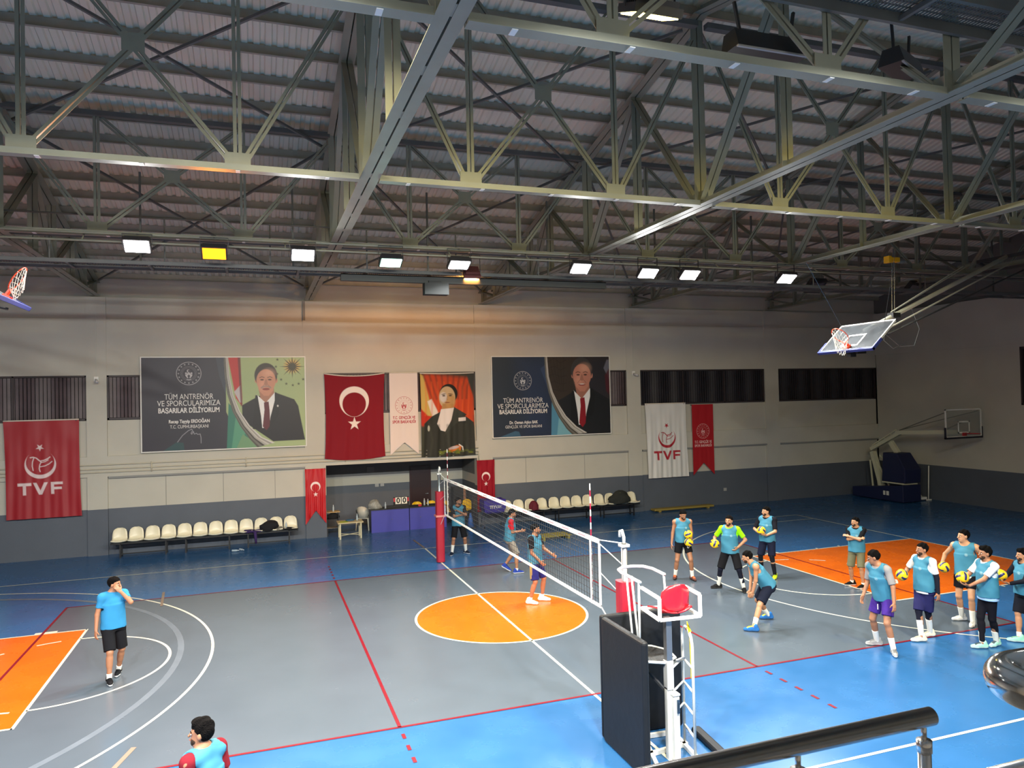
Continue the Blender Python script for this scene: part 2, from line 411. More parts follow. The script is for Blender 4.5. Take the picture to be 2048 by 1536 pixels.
# longitudinal bracing trusses, one per bay
BG = 'cross-braced trusses between the main roof trusses'
bays = [(-15.9,-9.5,'far left bay'),(-9.5,-3.12,'bay over the green-background portrait poster'),(-3.12,3.0,'bay over the alcove'),(3.0,9.15,'bay over the blue portrait poster'),(9.15,15.6,'bay above the hanging backboard'),(15.6,21.4,'bay by the end wall')]
rows = [(-8.45,'closest lit by the yellow lamp'),(-3.4,'under the roof ridge'),(1.62,'behind the floodlight row')]
for (y, rn) in rows:
    zt = min(tz(y), 11.35)
    for (xa, xb, bn) in bays:
        if y < -5 and xa < -10: continue
        L = xb-xa; t = thing('bracing_truss', 'grey bracing truss %s, %s' % (rn, bn), 'roof truss', (xa, y, BZ), group=BG)
        q1, q3, mid = L*.27, L*.70, L*.485
        H = zt-BZ
        b = MB(); b.bar((.16,-.035,0),(L-.16,-.035,0),.05,.09,up=(0,0,1)); b.bar((.16,.035,0),(L-.16,.035,0),.05,.09,up=(0,0,1)); b.bar((.16,0,-.045),(L-.16,0,-.045),.16,.008,up=(0,0,1)); b.build('bottom_chord', STEEL, t)
        for i in range(5): b = MB(); b.cbox((L*(i+.5)/5, 0, -.052), (.06,.12,.008)); b.build('splice_plate', WHITE, t)
        b = MB(); b.bar((.1,0,H),(L-.1,0,H),.14,.10,up=(0,0,1)); b.build('top_chord', STEELD, t)
        for q in (q1, q3):
            b = MB(); leg2(b, (q,0,0), (q,0,H), .12, .05, .02, (0,1,0)); b.build('vertical', STEEL, t)
            g = MB(); g.cbox((q,.0,.12),(.36,.012,.22)); g.build('gusset_plate', STEEL, t)
        for (p0, p1) in (((q1+.1,.12),(q3,H)), ((q3-.1,.12),(q1,H)), ((q1-.1,.12),(.15,H*.92)), ((q3+.1,.12),(L-.15,H*.92))):
            b = MB(); leg2(b, (p0[0],.03,p0[1]), (p1[0],.03,p1[1]), .11, .05, .02, (0,1,0)); b.build('diagonal', STEEL, t)
        g = MB(); g.cbox(((q1+q3)/2,.03,H/2+.05),(.30,.012,.26)); g.build('gusset_plate', STEEL, t)
# thin roof-plane cross braces
for i, (xa, xb, nm) in enumerate(((-3.12,3.0,'over the alcove'),(3.0,9.15,'over the blue portrait poster'),(-9.5,-3.12,'over the dark portrait poster'),(9.15,15.6,'above the hanging backboard'))):
    for (y0, y1, w) in ((1.9,-3.1,'closer to the ridge'),(10.2,2.0,'closer to the far wall')):
        t = thing('wind_brace', 'thin crossed wind brace %s, %s' % (nm, w), 'brace', (xa, y0, tz(y0)-.12))
        for (a, c) in (((.2, y0), (xb-xa-.2, y1)), ((.2, y1), (xb-xa-.2, y0))):
            b = MB(); b.bar((a[0], a[1]-y0, tz(a[1])-tz(y0)), (c[0], c[1]-y0, tz(c[1])-tz(y0)), .05, .05); b.build('brace_bar', STEELD, t)
# catwalks
def catwalk(name, label, y0, y1, z, xa, xb, rails=True, m=STEELD):
    t = thing(name, label, 'catwalk', (xa, y0, z))
    L = xb-xa; wy = y1-y0
    b = MB()
    for yy in (0, wy): b.bar((0,yy,0),(L,yy,0),.05,(.07 if z < 8 else .14),up=(0,0,1))
    x = 0
    while x < L: b.bar((x,0,-.02),(x,wy,-.02),.05,.05); x += 1.5
    b.build('deck_frame', m, t)
    b = MB(); x = .03
    while x < L: b.box((x,.03,.045),(x+.022,wy-.03,.052)); x += .05
    for q in range(int(abs(wy)/.09)): b.box((0,.06+q*.09,.045),(L,.072+q*.09,.06))
    b.build('deck_grating', m, t)
    if rails:
        for zz in (.5, .95):
            b = MB(); b.tube([(0,0,zz),(L,0,zz)],.02,6); b.build('rail', m, t, smooth=True)
        x = .3
        while x < L:
            b = MB(); b.tube([(x,0,0),(x,0,.95)],.018,6); b.build('rail_post', m, t); x += 2.1
    x = 1.0
    while x < L:
        b = MB(); b.bar((x,wy/2,0),(x,wy/2,2.0 if z < 8 else 1.3),.04); b.build('hanger', m, t); x += 3.1
    return t
catwalk('catwalk', 'dark steel maintenance catwalk in front of far wall above the floodlights', 2.0, 2.7, 7.55, XL+.1, XR-.1)
catwalk('catwalk', 'dark grated maintenance catwalk overhead, past the yellow lamp', -9.10, -8.54, 8.78, XL+.1, XR-.1, rails=False)
b = MB()
for z in (8.0, 7.84): b.tube([(XL, 1.34, z), (XR, 1.34, z)], .022, 6)
for x in (-14,-10.6,-8.0,-4.2,-.6,1.3,3.2,6.6,9.8,13,17): b.tube([(x,1.34,7.84),(x,1.62,8.05)],.016,6)
tag(b.build('lamp_rail', STEEL, smooth=True), 'pair of long thin tubes carrying the floodlight row', 'lamp rail')
b = MB(); b.box((-3.0,1.9,7.30),(3.6,2.02,7.46)); b.box((-3.0,1.9,7.44),(3.6,2.2,7.46))
tag(b.build('cable_tray', mat('tray_grey', (46,50,50), .6)), 'dark grey cable tray hanging over the alcove', 'cable tray')
b = MB(); b.box((-1.12,1.75,7.02),(-.55,2.0,7.29)); b.box((-1.0,1.85,7.29),(-.7,1.95,7.35))
tag(b.build('loudspeaker', mat('speaker_grey', (30,34,36), .7)), 'dark loudspeaker box under the cable tray over the alcove', 'loudspeaker')

# ================================================================ FLOODLIGHTS
hou = mat('lamp_housing', (70,70,72), .4, .6)
def emis(name, rgb, st):
    m = mat(name, rgb, .3, emit=rgb, estr=st); return m
AMBW = (255,176,84)
def floodlight(px, y, label, rgb, power, tilt, z=None, x=None, est=60, size=(.44,.30), yaw=0, spot=152, group='floodlights in a row facing the stands', hmat=None):
    "px = position on the row; tilt degrees from straight down toward the viewer side"
    t = thing('floodlight', label, 'floodlight', (x, y, z), yaw, group)
    R = Matrix.Rotation(-math.radians(tilt), 3, 'X')
    w, h = size
    b = MB(); b.cbox((0,0,0),(w+.06,h+.06,.09), R=R); 
    for k in range(7): b.cbox(R @ Vector((0,(k-3)*h/7,.075)),(w,.012,.07),R=R)
    b.build('housing', hmat or hou, t)
    b = MB(); b.cbox(R @ Vector((0,0,-.05)),(w,h,.012),R=R); b.build('lens', emis('lamp_glow_%02x%02x%02x' % rgb, rgb, est), t)
    b = MB()
    bh = max(.16, 8.0-z) if y > 0 else .17
    for s in (-1,1): b.bar((s*(w/2+.05),0,0),(s*(w/2+.05),0,bh),.03,.008)
    b.bar((-w/2-.05,0,bh),(w/2+.05,0,bh),.03,.008,up=(0,0,1)); b.bar((0,0,bh),(0,.08 if y > 0 else -.46,bh),.04,.02); b.build('bracket', hou, t)
    l = bpy.data.lights.new('lamp_light','AREA'); l.shape = 'RECTANGLE'; l.size = w; l.size_y = h; l.energy = power; l.color = lin(rgb); l.spread = math.radians(spot)
    o = bpy.data.objects.new('lamp_light', l); C.objects.link(o); o.parent = t
    o.location = R @ Vector((0,0,-.07)); o.rotation_euler = R.to_euler()
    return t
WH = (250,250,246)
rowA = [(-7.02,7.80,'left end of row, above the dark portrait poster',WH,1.0), (-5.6,7.72,'',(255,150,20),0.55), (-3.85,7.76,'beside the slotted chord, left of the alcove',WH,1.0),
        (-1.98,7.68,'',(190,255,225),.5), (-.42,7.69,'',WH,.45), (2.6,7.71,'',WH,1.0), (4.45,7.66,'',WH,.8), (5.65,7.66,'',WH,1.0), (8.66,7.66,'',WH,1.0)]
labs = ['brightest white floodlight of the row, over the left edge of the dark portrait poster', 'orange glowing floodlight over the poster with the green background', 'white floodlight beside the slotted truss chord over the big crescent flag',
        'small floodlight with a greenish glow over the crescent flag', 'dim flat floodlight over the portrait flag, beside the loudspeaker', 'white floodlight over the middle of the blue portrait poster',
        'tilted white floodlight over the gap beside the blue portrait poster', 'white floodlight over the white banner', 'white floodlight at the end of the row, toward the hanging backboard']
for (x, z, _, c, k), lb_ in zip(rowA, labs):
    floodlight(0, 1.28, lb_, c, (P_AMBER if c[2] < 50 else P_WHITE*(.75 if x > 4 else 1))*k, 34 if k > .5 else 22, z=z-.02, x=x, est=3.5 if c[2] < 50 else 60 if k > .6 else 25)
floodlight(0, 1.92, 'maroon-backed floodlight beside the cable tray, throwing warm light on the wall above the alcove', AMBW, 1900, -48, z=7.58, x=.05, est=12, size=(.34,.26), spot=118, hmat=mat('drum_maroon', (92,52,50), .5))
NG = 'floodlights overhead near the closest catwalk'
floodlight(0, -8.12, 'yellow glowing floodlight overhead under the grated catwalk', (255,225,120), P_SODIUM, -25, z=8.62, x=-.85, est=30, group=NG, size=(.5,.35))
floodlight(0, -8.12, 'yellow floodlight just past the right frame edge by the near truss', (255,225,120), P_SODIUM, -25, z=8.62, x=5.7, est=30, group=NG, size=(.5,.35))
floodlight(0, -8.12, 'pale floodlight just above the frame beside the slotted chord', (255,240,200), P_SODIUM*1.1, -25, z=8.62, x=-4.3, est=30, group=NG, size=(.5,.35))
for i, (x, k) in enumerate(((-10.5,1.1),(-7.5,1.1),(-4.6,1),(-1.6,.9),(1.4,.75),(4.4,.6))):
    floodlight(0, -10.6, 'white floodlight above the frame over the stands, %s from the left wall' % ORD[i], WH, P_NEAR*k, -33, z=7.9, x=x, est=30, group=NG, spot=128)
# dark unlit floodlights
for x, z, l in ((11.6,7.85,'unlit floodlight between the hanging backboard cables'),(15.6,7.9,'unlit floodlight behind the hanging backboard arm')):
    t = thing('floodlight', l, 'floodlight', (x, 3.5, z)); R = Matrix.Rotation(math.radians(-40),3,'X')
    b = MB(); b.cbox((0,0,0),(.6,.5,.12),R=R); b.build('housing', BLACK, t); b = MB(); b.cbox(R@Vector((0,0,-.065)),(.44,.34,.012),R=R); b.build('lens', mat('dead_lens',(90,90,92),.2), t)
    b = MB(); b.bar((0,0,.05),(0,-.82,.04),.03); b.build('bracket', hou, t)
# black heaters hanging near the catwalk
def heater(x, y, z, rz, label, L=.95):
    t = thing('radiant_heater', label, 'heater', (x,y,z), rz)
    b = MB(); b.add([(-L/2,-.16,-.1),(L/2,-.16,-.1),(L/2,.16,-.1),(-L/2,.16,-.1),(-L/2,-.1,.1),(L/2,-.1,.1),(L/2,.1,.1),(-L/2,.1,.1)],[(0,1,2,3),(4,5,6,7),(0,1,5,4),(1,2,6,5),(2,3,7,6),(3,0,4,7)]); b.build('reflector_hood', BLACK, t)
    b = MB(); b.cbox((0,-.14,-.11),(L,.03,.02)); b.build('rim_strip', mat('rim_grey',(150,150,150),.4), t)
    for s in (-1,1): b = MB(); b.bar((s*L*.35,0,.1),(s*L*.42,0,.45),.03); b.build('bracket', BLACK, t)
heater(.62,-8.1,8.45,0,'black heater hanging overhead just past the yellow lamp'); heater(3.05,-7.7,8.75,.4,'black heater box overhead behind the crossing truss plates',.7)
# wires with small cameras on the pilasters
for x, l in ((-9.5,'on the pilaster between the red flag and the dark portrait poster'),(9.17,'on the pilaster beside the white banner')):
    t = thing('security_camera', 'small white security camera %s' % l, 'camera', (x, Y0, 5.45))
    b = MB(); b.cbox((0,-.012,.0),(.12,.024,.14)); b.build('mount', WHITE, t)
    b = MB(); b.cyl((0,-.03,-.04),(.06,-.24,-.10),.045,10); b.build('camera_body', mat('cam_body',(200,200,200),.4), t, smooth=True)
    b = MB(); b.box((-.012,-.014,.07),(.012,0,2.3)); b.build('conduit', mat('conduit',(190,190,178),.5), t)
# ================================================================ PRINTED CLOTHS AND POSTERS
class Art:
    "raster drawn with numpy, then put on a grid mesh as vertex colours; units are metres, origin top left, y down"
    def __init__(s, w, h, res, bg):
        s.nx = int(round(w/res))+1; s.ny = int(round(h/res))+1; s.w = w; s.h = h; s.px = w/(s.nx-1)
        s.X, s.Y = np.meshgrid(np.linspace(0,w,s.nx), np.linspace(0,h,s.ny)); s.c = np.ones((s.ny,s.nx,3))*np.array(lin(bg))
    def put(s, d, col, a=1.0, soft=None):
        k = np.clip(.5 - d/(soft or s.px), 0, 1)[...,None]*a; s.c = s.c*(1-k) + np.array(lin(col))*k
    def ell(s, x, y, rx, ry, rot=0):
        c, q = math.cos(rot), math.sin(rot); u = (s.X-x)*c+(s.Y-y)*q; v = -(s.X-x)*q+(s.Y-y)*c
        return (np.sqrt((u/rx)**2+(v/ry)**2)-1)*min(rx,ry)
    def poly(s, P):
        d = np.full(s.X.shape, 1e9); ins = np.zeros(s.X.shape, bool); n = len(P)
        for i in range(n):
            (x0,y0),(x1,y1) = P[i-1], P[i]; ex, ey = x1-x0, y1-y0; L = ex*ex+ey*ey+1e-12
            t = np.clip(((s.X-x0)*ex+(s.Y-y0)*ey)/L,0,1); d = np.minimum(d,(s.X-x0-t*ex)**2+(s.Y-y0-t*ey)**2)
            if y0 != y1: ins ^= ((y0 > s.Y) != (y1 > s.Y)) & (s.X < (x1-x0)*(s.Y-y0)/(y1-y0)+x0)
        return np.where(ins,-1,1)*np.sqrt(d)
    def stroke(s, P, w):
        d = np.full(s.X.shape, 1e9)
        for i in range(1,len(P)):
            (x0,y0),(x1,y1) = P[i-1], P[i]; ex, ey = x1-x0, y1-y0; L = ex*ex+ey*ey+1e-12
            t = np.clip(((s.X-x0)*ex+(s.Y-y0)*ey)/L,0,1); d = np.minimum(d,(s.X-x0-t*ex)**2+(s.Y-y0-t*ey)**2)
        return np.sqrt(d)-w/2
    def star(s, x, y, r, rot=0, k=.4):
        return s.poly([(x+(r if i%2==0 else r*k)*math.sin(rot+i*PI/5), y-(r if i%2==0 else r*k)*math.cos(rot+i*PI/5)) for i in range(10)])
    def mesh(s, name, m, x0, z1, y, parent, disp=None, mask=None):
        "disp(u,v) -> (dx, dy, dz) in metres"
        X = x0+s.X; Z = z1-s.Y; Yv = np.full(X.shape, y, float)
        if disp: a, b_, c_ = disp(s.X/s.w, s.Y/s.h); X = X+a; Yv = Yv+b_; Z = Z+c_
        V = np.stack([X,Yv,Z],-1).reshape(-1,3); idx = np.arange(s.nx*s.ny).reshape(s.ny,s.nx)
        F = np.stack([idx[:-1,:-1],idx[1:,:-1],idx[1:,1:],idx[:-1,1:]],-1).reshape(-1,4); 
        if mask is not None:
            keep = mask((s.X[:-1,:-1]+s.X[1:,1:])/2, (s.Y[:-1,:-1]+s.Y[1:,1:])/2).reshape(-1); F = F[keep]
        me = fastmesh(name, V, F); me.materials.append(m); me.polygons.foreach_set('use_smooth',[True]*len(F))
        at = me.color_attributes.new('print','BYTE_COLOR','POINT'); col = np.ones((s.nx*s.ny,4)); col[:,:3] = s.c.reshape(-1,3)
        at.data.foreach_set('color', col.ravel().astype(np.float32))
        o = bpy.data.objects.new(name, me); C.objects.link(o)
        if parent: o.parent = parent
        return o
def fastmesh(name, V, F):
    me = bpy.data.meshes.new(name); n = F.shape[1]
    me.vertices.add(len(V)); me.vertices.foreach_set('co', np.asarray(V,np.float32).ravel())
    me.loops.add(F.size); me.loops.foreach_set('vertex_index', F.astype(np.int32).ravel())
    me.polygons.add(len(F)); me.polygons.foreach_set('loop_start', np.arange(0,F.size,n,dtype=np.int32))
    me.update(calc_edges=True); me.validate(); return me
cloth = mat('printed_cloth', (255,255,255), .75, vcol='print', spec=.3)
satin = mat('printed_satin', (255,255,255), .5, vcol='print', spec=.5)
vinyl = mat('printed_vinyl', (255,255,255), .4, vcol='print', spec=.4)
def folds(amp, nf=6, sag=.0, lean=0.0, seed=0, hang=.6, side=0.02):
    r = random.Random(seed); ph = [r.uniform(0,6.3) for _ in range(5)]
    def f(u, v):
        e = np.clip(v*1.2,0,1)
        y = -amp*e*(.6*np.sin(nf*2*PI*(u-.5)*(1-.25*v)+ph[0]+1.5*np.sin(3*v+ph[1]))+.4*np.sin(nf*3.3*PI*u+ph[2]+2*v)) - .02
        # curved pull lines from the two hanging corners
        r0 = np.sqrt(u**2+(v*1.4)**2); r1 = np.sqrt((1-u)**2+(v*1.4)**2)
        y = y - hang*amp*(np.sin(16*r0+ph[3])*np.exp(-2*v)+np.sin(16*r1+ph[4])*np.exp(-2*v))*.6
        x = side*(.5-u)*4*v*(1-v)*2 + lean*v
        z = -sag*4*u*(1-u)*(1-.0*v) 
        return x, y - .055, z + 0*u
    return f
def flagobj(name, label, cat, art, x0, z1, y, m, disp, group=None, mask=None, rod=True, pole=True):
    t = thing(name, label, cat, (x0+art.w/2, y, z1), group=group)
    o = art.mesh('cloth', m, -art.w/2, 0, 0, t, disp, mask)
    for s_ in (-1,1):
        hb = MB(); hb.box((s_*art.w*.46-.012,-.07,-.03),(s_*art.w*.46+.012,(.085 if z1 == 4.14 else 0),-.0)); hb.build('hook', BLACK, t)
    if rod:
        b = MB(); n = 12; pts = []
        for i in range(n+1):
            u = i/n; d = disp(np.array([u]),np.array([0.]))
            pts.append((-art.w/2+art.w*u+d[0][0], float(d[1][0]), .02+float(d[2][0])))
        b.tube(pts, .022, 6); b.build('top_hem', mat('hem_white',(215,205,190),.7), t, smooth=True)
    return t
RED = (196,28,38); DRED = (132,14,30)
def crescent(A, cx, cy, R, col, openup=False, off=None, ri=None):
    d1 = A.ell(cx,cy,R,R); d2 = A.ell(cx+(off[0] if off else 0), cy+(off[1] if off else R*.25), ri or R*.8, ri or R*.8)
    A.put(np.maximum(d1,-d2), col)
def tvf(A, cx, top, R, col, ls):
    "federation crest: star, crescent bowl with ball seams, letters"
    A.put(A.star(cx, top, R*.27, rot=PI if True else 0), col)
    cy = top + R*1.22
    d1 = A.ell(cx,cy,R,R); d2 = A.ell(cx,cy-R*.17,R*.90,R*.90)
    A.put(np.maximum(d1,-d2), col)
    w = R*.055
    def P(*p): return [(cx+a*R, cy+b*R) for a,b in p]
    for pts, ww in ((P((-.62,-.52),(-.45,-.55),(-.25,-.48),(-.05,-.28),(.05,-.2)),1.4),(P((.0,-.26),(.25,-.3),(.5,-.42),(.62,-.52)),1.3),(P((.05,-.14),(.3,-.2),(.5,-.32)),1),
                    (P((-.40,-.5),(-.5,-.2),(-.52,.1),(-.47,.4)),1.2),(P((.04,-.16),(-.05,.05),(-.08,.3),(-.03,.5)),1.2),(P((-.04,.16),(.3,.1),(.55,-.03),(.75,-.2)),1.1)):
        A.put(A.stroke(pts, w*ww), col)
    y0 = cy + R*1.28; h = ls
    q = h*.22
    def T(x, pts): return [(cx+x+a*h, y0+b*h) for a,b in pts]
    k = .24
    A.put(A.poly(T(-1.72*h,[(0,0),(1,0),(1,k),(.5+k/2,k),(.5+k/2,1),(.5-k/2,1),(.5-k/2,k),(0,k)])), col)
    A.put(A.poly(T(-.60*h,[(0,0),(k*1.1,0),(.55,.66),(1.1-k*1.1,0),(1.1,0),(.55+k*.5,1),(.55-k*.5,1)])), col)
    A.put(A.poly(T(.72*h,[(0,0),(.9,0),(.9,k*.9),(k,k*.9),(k,.42),(.82,.42),(.82,.42+k*.85),(k,.42+k*.85),(k,1),(0,1)])), col)
def emblem_art(A, cx, cy, R, col, ring2=True):
    A.put(np.abs(A.ell(cx,cy,R*.98,R*.98))-R*.018, col)
    for i in range(16): a = 2*PI*i/16; A.put(A.star(cx+R*.82*math.sin(a), cy-R*.82*math.cos(a), R*.075), col)
    for rr in (.64,.56,.48): A.put(np.abs(A.ell(cx,cy,R*rr,R*rr))-R*.006, col, .5)
    d1 = A.ell(cx-R*.02,cy-R*.22,R*.13,R*.13); d2 = A.ell(cx+R*.03,cy-R*.22,R*.10,R*.10); A.put(np.maximum(d1,-d2), col)
    for s in (-1,1):
        A.put(A.ell(cx+s*R*.22,cy-R*.02,R*.075,R*.075), col)
        A.put(A.poly([(cx+s*R*x,cy+R*y) for x,y in ((.02,.0),(.1,-.06),(.14,.07),(.30,.10),(.24,.24),(.10,.42),(.04,.34),(.13,.2),(.02,.12))]), col)
    A.put(A.ell(cx,cy-R*.03,R*.05,R*.06), col)
    A.put(A.stroke([(cx-R*.16,cy+R*.52),(cx,cy+R*.56),(cx+R*.16,cy+R*.52)],R*.05), col)
def triraster(A, me, ox, oy, col):
    me.calc_loop_triangles()
    co = [v.co for v in me.vertices]
    for t in me.loop_triangles:
        P = [(ox+co[i][0], oy-co[i][1]) for i in t.vertices]
        x0 = min(p[0] for p in P); x1 = max(p[0] for p in P); y0 = min(p[1] for p in P); y1 = max(p[1] for p in P)
        i0 = max(0,int(x0/A.px)-1); i1 = min(A.nx,int(x1/A.px)+3); j0 = max(0,int(y0/A.px)-1); j1 = min(A.ny,int(y1/A.px)+3)
        if i1 <= i0 or j1 <= j0: continue
        X = A.X[j0:j1,i0:i1]; Y = A.Y[j0:j1,i0:i1]; s = []
        for a in range(3):
            (ax,ay),(bx,by) = P[a],P[(a+1)%3]; s.append((bx-ax)*(Y-ay)-(by-ay)*(X-ax))
        m = ((s[0]>=0)&(s[1]>=0)&(s[2]>=0))|((s[0]<=0)&(s[1]<=0)&(s[2]<=0)); A.c[j0:j1,i0:i1][m] = lin(col)
# --- red TVF flag
A = Art(1.98, 2.92, .0125, (158,30,40)); tvf(A, .92, .80, .42, (225,205,205), .36)
flagobj('flag', 'large red volleyball federation flag with white TVF letters on the far wall', 'flag', A, -11.95, 4.20, Y0, satin, folds(.018,5,0.0,lean=.06,seed=1), group=None)
# --- white TVF flag
A = Art(1.84, 2.92, .0125, (226,226,222)); tvf(A, .92, .86, .40, (176,26,46), .36)
flagobj('flag', 'white volleyball federation flag with red TVF letters hanging below the dark window', 'flag', A, 9.60, 4.20, Y0, satin, folds(.028,5,.0,lean=.08,seed=3))
# --- big crescent flag
A = Art(2.05, 2.86, .0125, DRED); crescent(A, 1.0, .86, .52, (240,225,215), off=(0,.10), ri=.415); A.put(A.star(1.0, 1.62, .235, k=.39), (240,225,215))
flagobj('flag', 'big dark red flag with large white crescent and star above the alcove', 'flag', A, -2.66, 5.52, Y0, cloth, folds(.02,4,.09,lean=-.02,seed=5,side=.05))
# --- white banner with ministry emblem (swallow tail)
def swallow(w, h, c): return lambda X, Y: Y < h - (c*(1-np.abs(X-w/2)/(w/2)))
A = Art(1.0, 2.84, .009, (228,214,206)); emblem_art(A, .5, 1.12, .31, (178,40,56))
for t_, yy, ww in (('T.C. GENÇLİK VE',1.55,.80),('SPOR BAKANLIĞI',1.70,.82)): triraster(A, text_mesh(t_, .14, ww, .004), .5, yy, (178,40,56))
flagobj('banner', 'narrow white banner with red round emblem and notched hem above the alcove', 'banner', A, -.45, 5.52, Y0, cloth, folds(.006,3,seed=6,side=.0), mask=swallow(1.0,2.84,.42))
# --- red narrow banner
A = Art(1.0, 2.86, .009, (172,28,38)); emblem_art(A, .5, 1.08, .30, (236,190,188))
for t_, yy, ww in (('T.C. GENÇLİK VE',1.52,.80),('SPOR BAKANLIĞI',1.67,.80)): triraster(A, text_mesh(t_, .14, ww, .004), .5, yy, (236,190,188))
flagobj('banner', 'narrow red banner with pale round emblem and notched hem beside the white flag', 'banner', A, 11.73, 4.14, Y0, cloth, folds(.006,3,seed=8,side=.0), mask=swallow(1.0,2.86,.5), rod=False)
# --- small red crescent flags
for x0, sd, lb_, rf in ((-3.34,11,'small shiny red crescent flag with notched hem on the pillar left of the alcove',satin),(2.66,12,'small red crescent flag on the pillar between alcove and blue portrait poster',cloth)):
    A = Art(.68, 1.86, .008, (190,16,26) if sd == 11 else (150,14,34)); crescent(A, .34, .60, .165, (245,225,220), off=(0,.04), ri=.13); A.put(A.star(.34, .86, .085), (245,225,220))
    flagobj('flag', lb_, 'flag', A, x0, 2.34, Y0, rf, folds(.022,4,seed=sd,side=.01), mask=swallow(.68,1.86,.46) if sd == 11 else None, rod=False)
# --- portrait flag
A = Art(1.98, 2.95, .0115, (62,64,50)); w, h = A.w, A.h
def Q(*p): return [(a*w, b_*h) for a, b_ in p]
A.put(A.poly(Q((0,.02),(.2,.0),(.9,.05),(1,.25),(1,.62),(0,.62))), (196,70,34), 1, .15)
A.put(A.poly(Q((0,.0),(.06,.02),(.22,.5),(.30,.52),(.1,.55),(0,.42))), (200,170,90), 1, .05)
A.put(A.poly(Q((.12,.33),(.2,.30),(.36,.52),(.22,.55))), (226,214,200), 1, .04)
A.put(A.poly(Q((0,.42),(.12,.5),(.28,.52),(.05,.62),(0,.62))), (190,50,30), 1, .05)
for i in range(9):
    a = .05+i*.115; A.put(A.stroke(Q((a,0),(a*.8+.1,.16),(a*.7+.18,.30)), .05), (84,52,38), .7, .08)
    A.put(A.stroke(Q((a+.04,.1),(a+.05,.3),(a+.03,.5)), .03), (232,100,40), .6, .07)
A.put(A.poly(Q((.86,.0),(1,0),(1,.3),(.93,.16))), (60,62,56), 1, .06)
A.put(A.ell(.52*w,.24*h,.17*w,.12*h), (34,32,26))
A.put(A.ell(.49*w,.285*h,.155*w,.135*h), (196,168,128), 1, .02)
A.put(A.poly(Q((.40,.36),(.60,.36),(.64,.46),(.37,.46))), (176,134,84), 1, .02)
A.put(A.ell(.55*w,.33*h,.10*w,.09*h), (186,140,82), .8, .06); A.put(A.ell(.42*w,.28*h,.07*w,.06*h), (214,208,204), .8, .05)
for s in (-1,1): A.put(A.ell((.49+s*.062)*w,.262*h,.030*w,.008*h), (70,56,46)); A.put(A.ell((.49+s*.065)*w,.243*h,.045*w,.006*h,s*.15), (90,74,56), .9)
A.put(A.stroke(Q((.50,.27),(.485,.305),(.505,.31)), .018), (140,104,72), .8, .02); A.put(A.ell(.495*w,.345*h,.05*w,.006*h), (130,60,44), .9)
A.put(A.poly(Q((.05,.60),(.20,.51),(.37,.45),(.50,.66),(.66,.45),(.86,.53),(.99,.60),(1,1),(.04,1))), (50,52,46), 1, .02)
A.put(A.poly(Q((.37,.425),(.62,.41),(.60,.50),(.46,.70),(.36,.68),(.29,.60),(.34,.50))), (226,218,212))
A.put(A.poly(Q((.62,.40),(.86,.50),(.62,.62),(.42,.75),(.44,.70),(.56,.56))), (58,60,54), 1, .02)
for i in range(5): A.put(A.stroke(Q((.15+i*.17,.62),(.2+i*.15,.8),(.16+i*.18,.98)), .05), (36,38,32) if i%2 else (70,72,62), .7, .1)
A.put(A.poly(Q((.70,.535),(.84,.53),(.84,.575),(.70,.578))), (220,212,206)); A.put(A.ell(.135*w,.655*h,.02*w,.035*h), (190,190,170), .9)
A.put(A.poly(Q((.50,.90),(.66,.865),(.74,.88),(.72,.945),(.58,.955),(.50,.94))), (200,110,40), 1, .02); A.put(A.ell(.60*w,.895*h,.10*w,.018*h,-.15), (190,180,180), .9, .02)
A.put(A.stroke(Q((.70,.86),(.76,.89),(.77,.945)), .04), (225,218,210))
for i in range(16): A.put(A.ell((.30+.65*random.random())*w,(.93+.05*random.random())*h,.05*w,.012*h,random.uniform(-.8,.8)), random.choice([(110,120,40),(60,70,34),(90,98,48)]), .8)
flagobj('flag', 'cloth portrait flag of a person in dark suit and white waistcoat above the alcove', 'flag', A, .64, 5.50, Y0, cloth, folds(.03,5,.02,seed=14,side=.02))
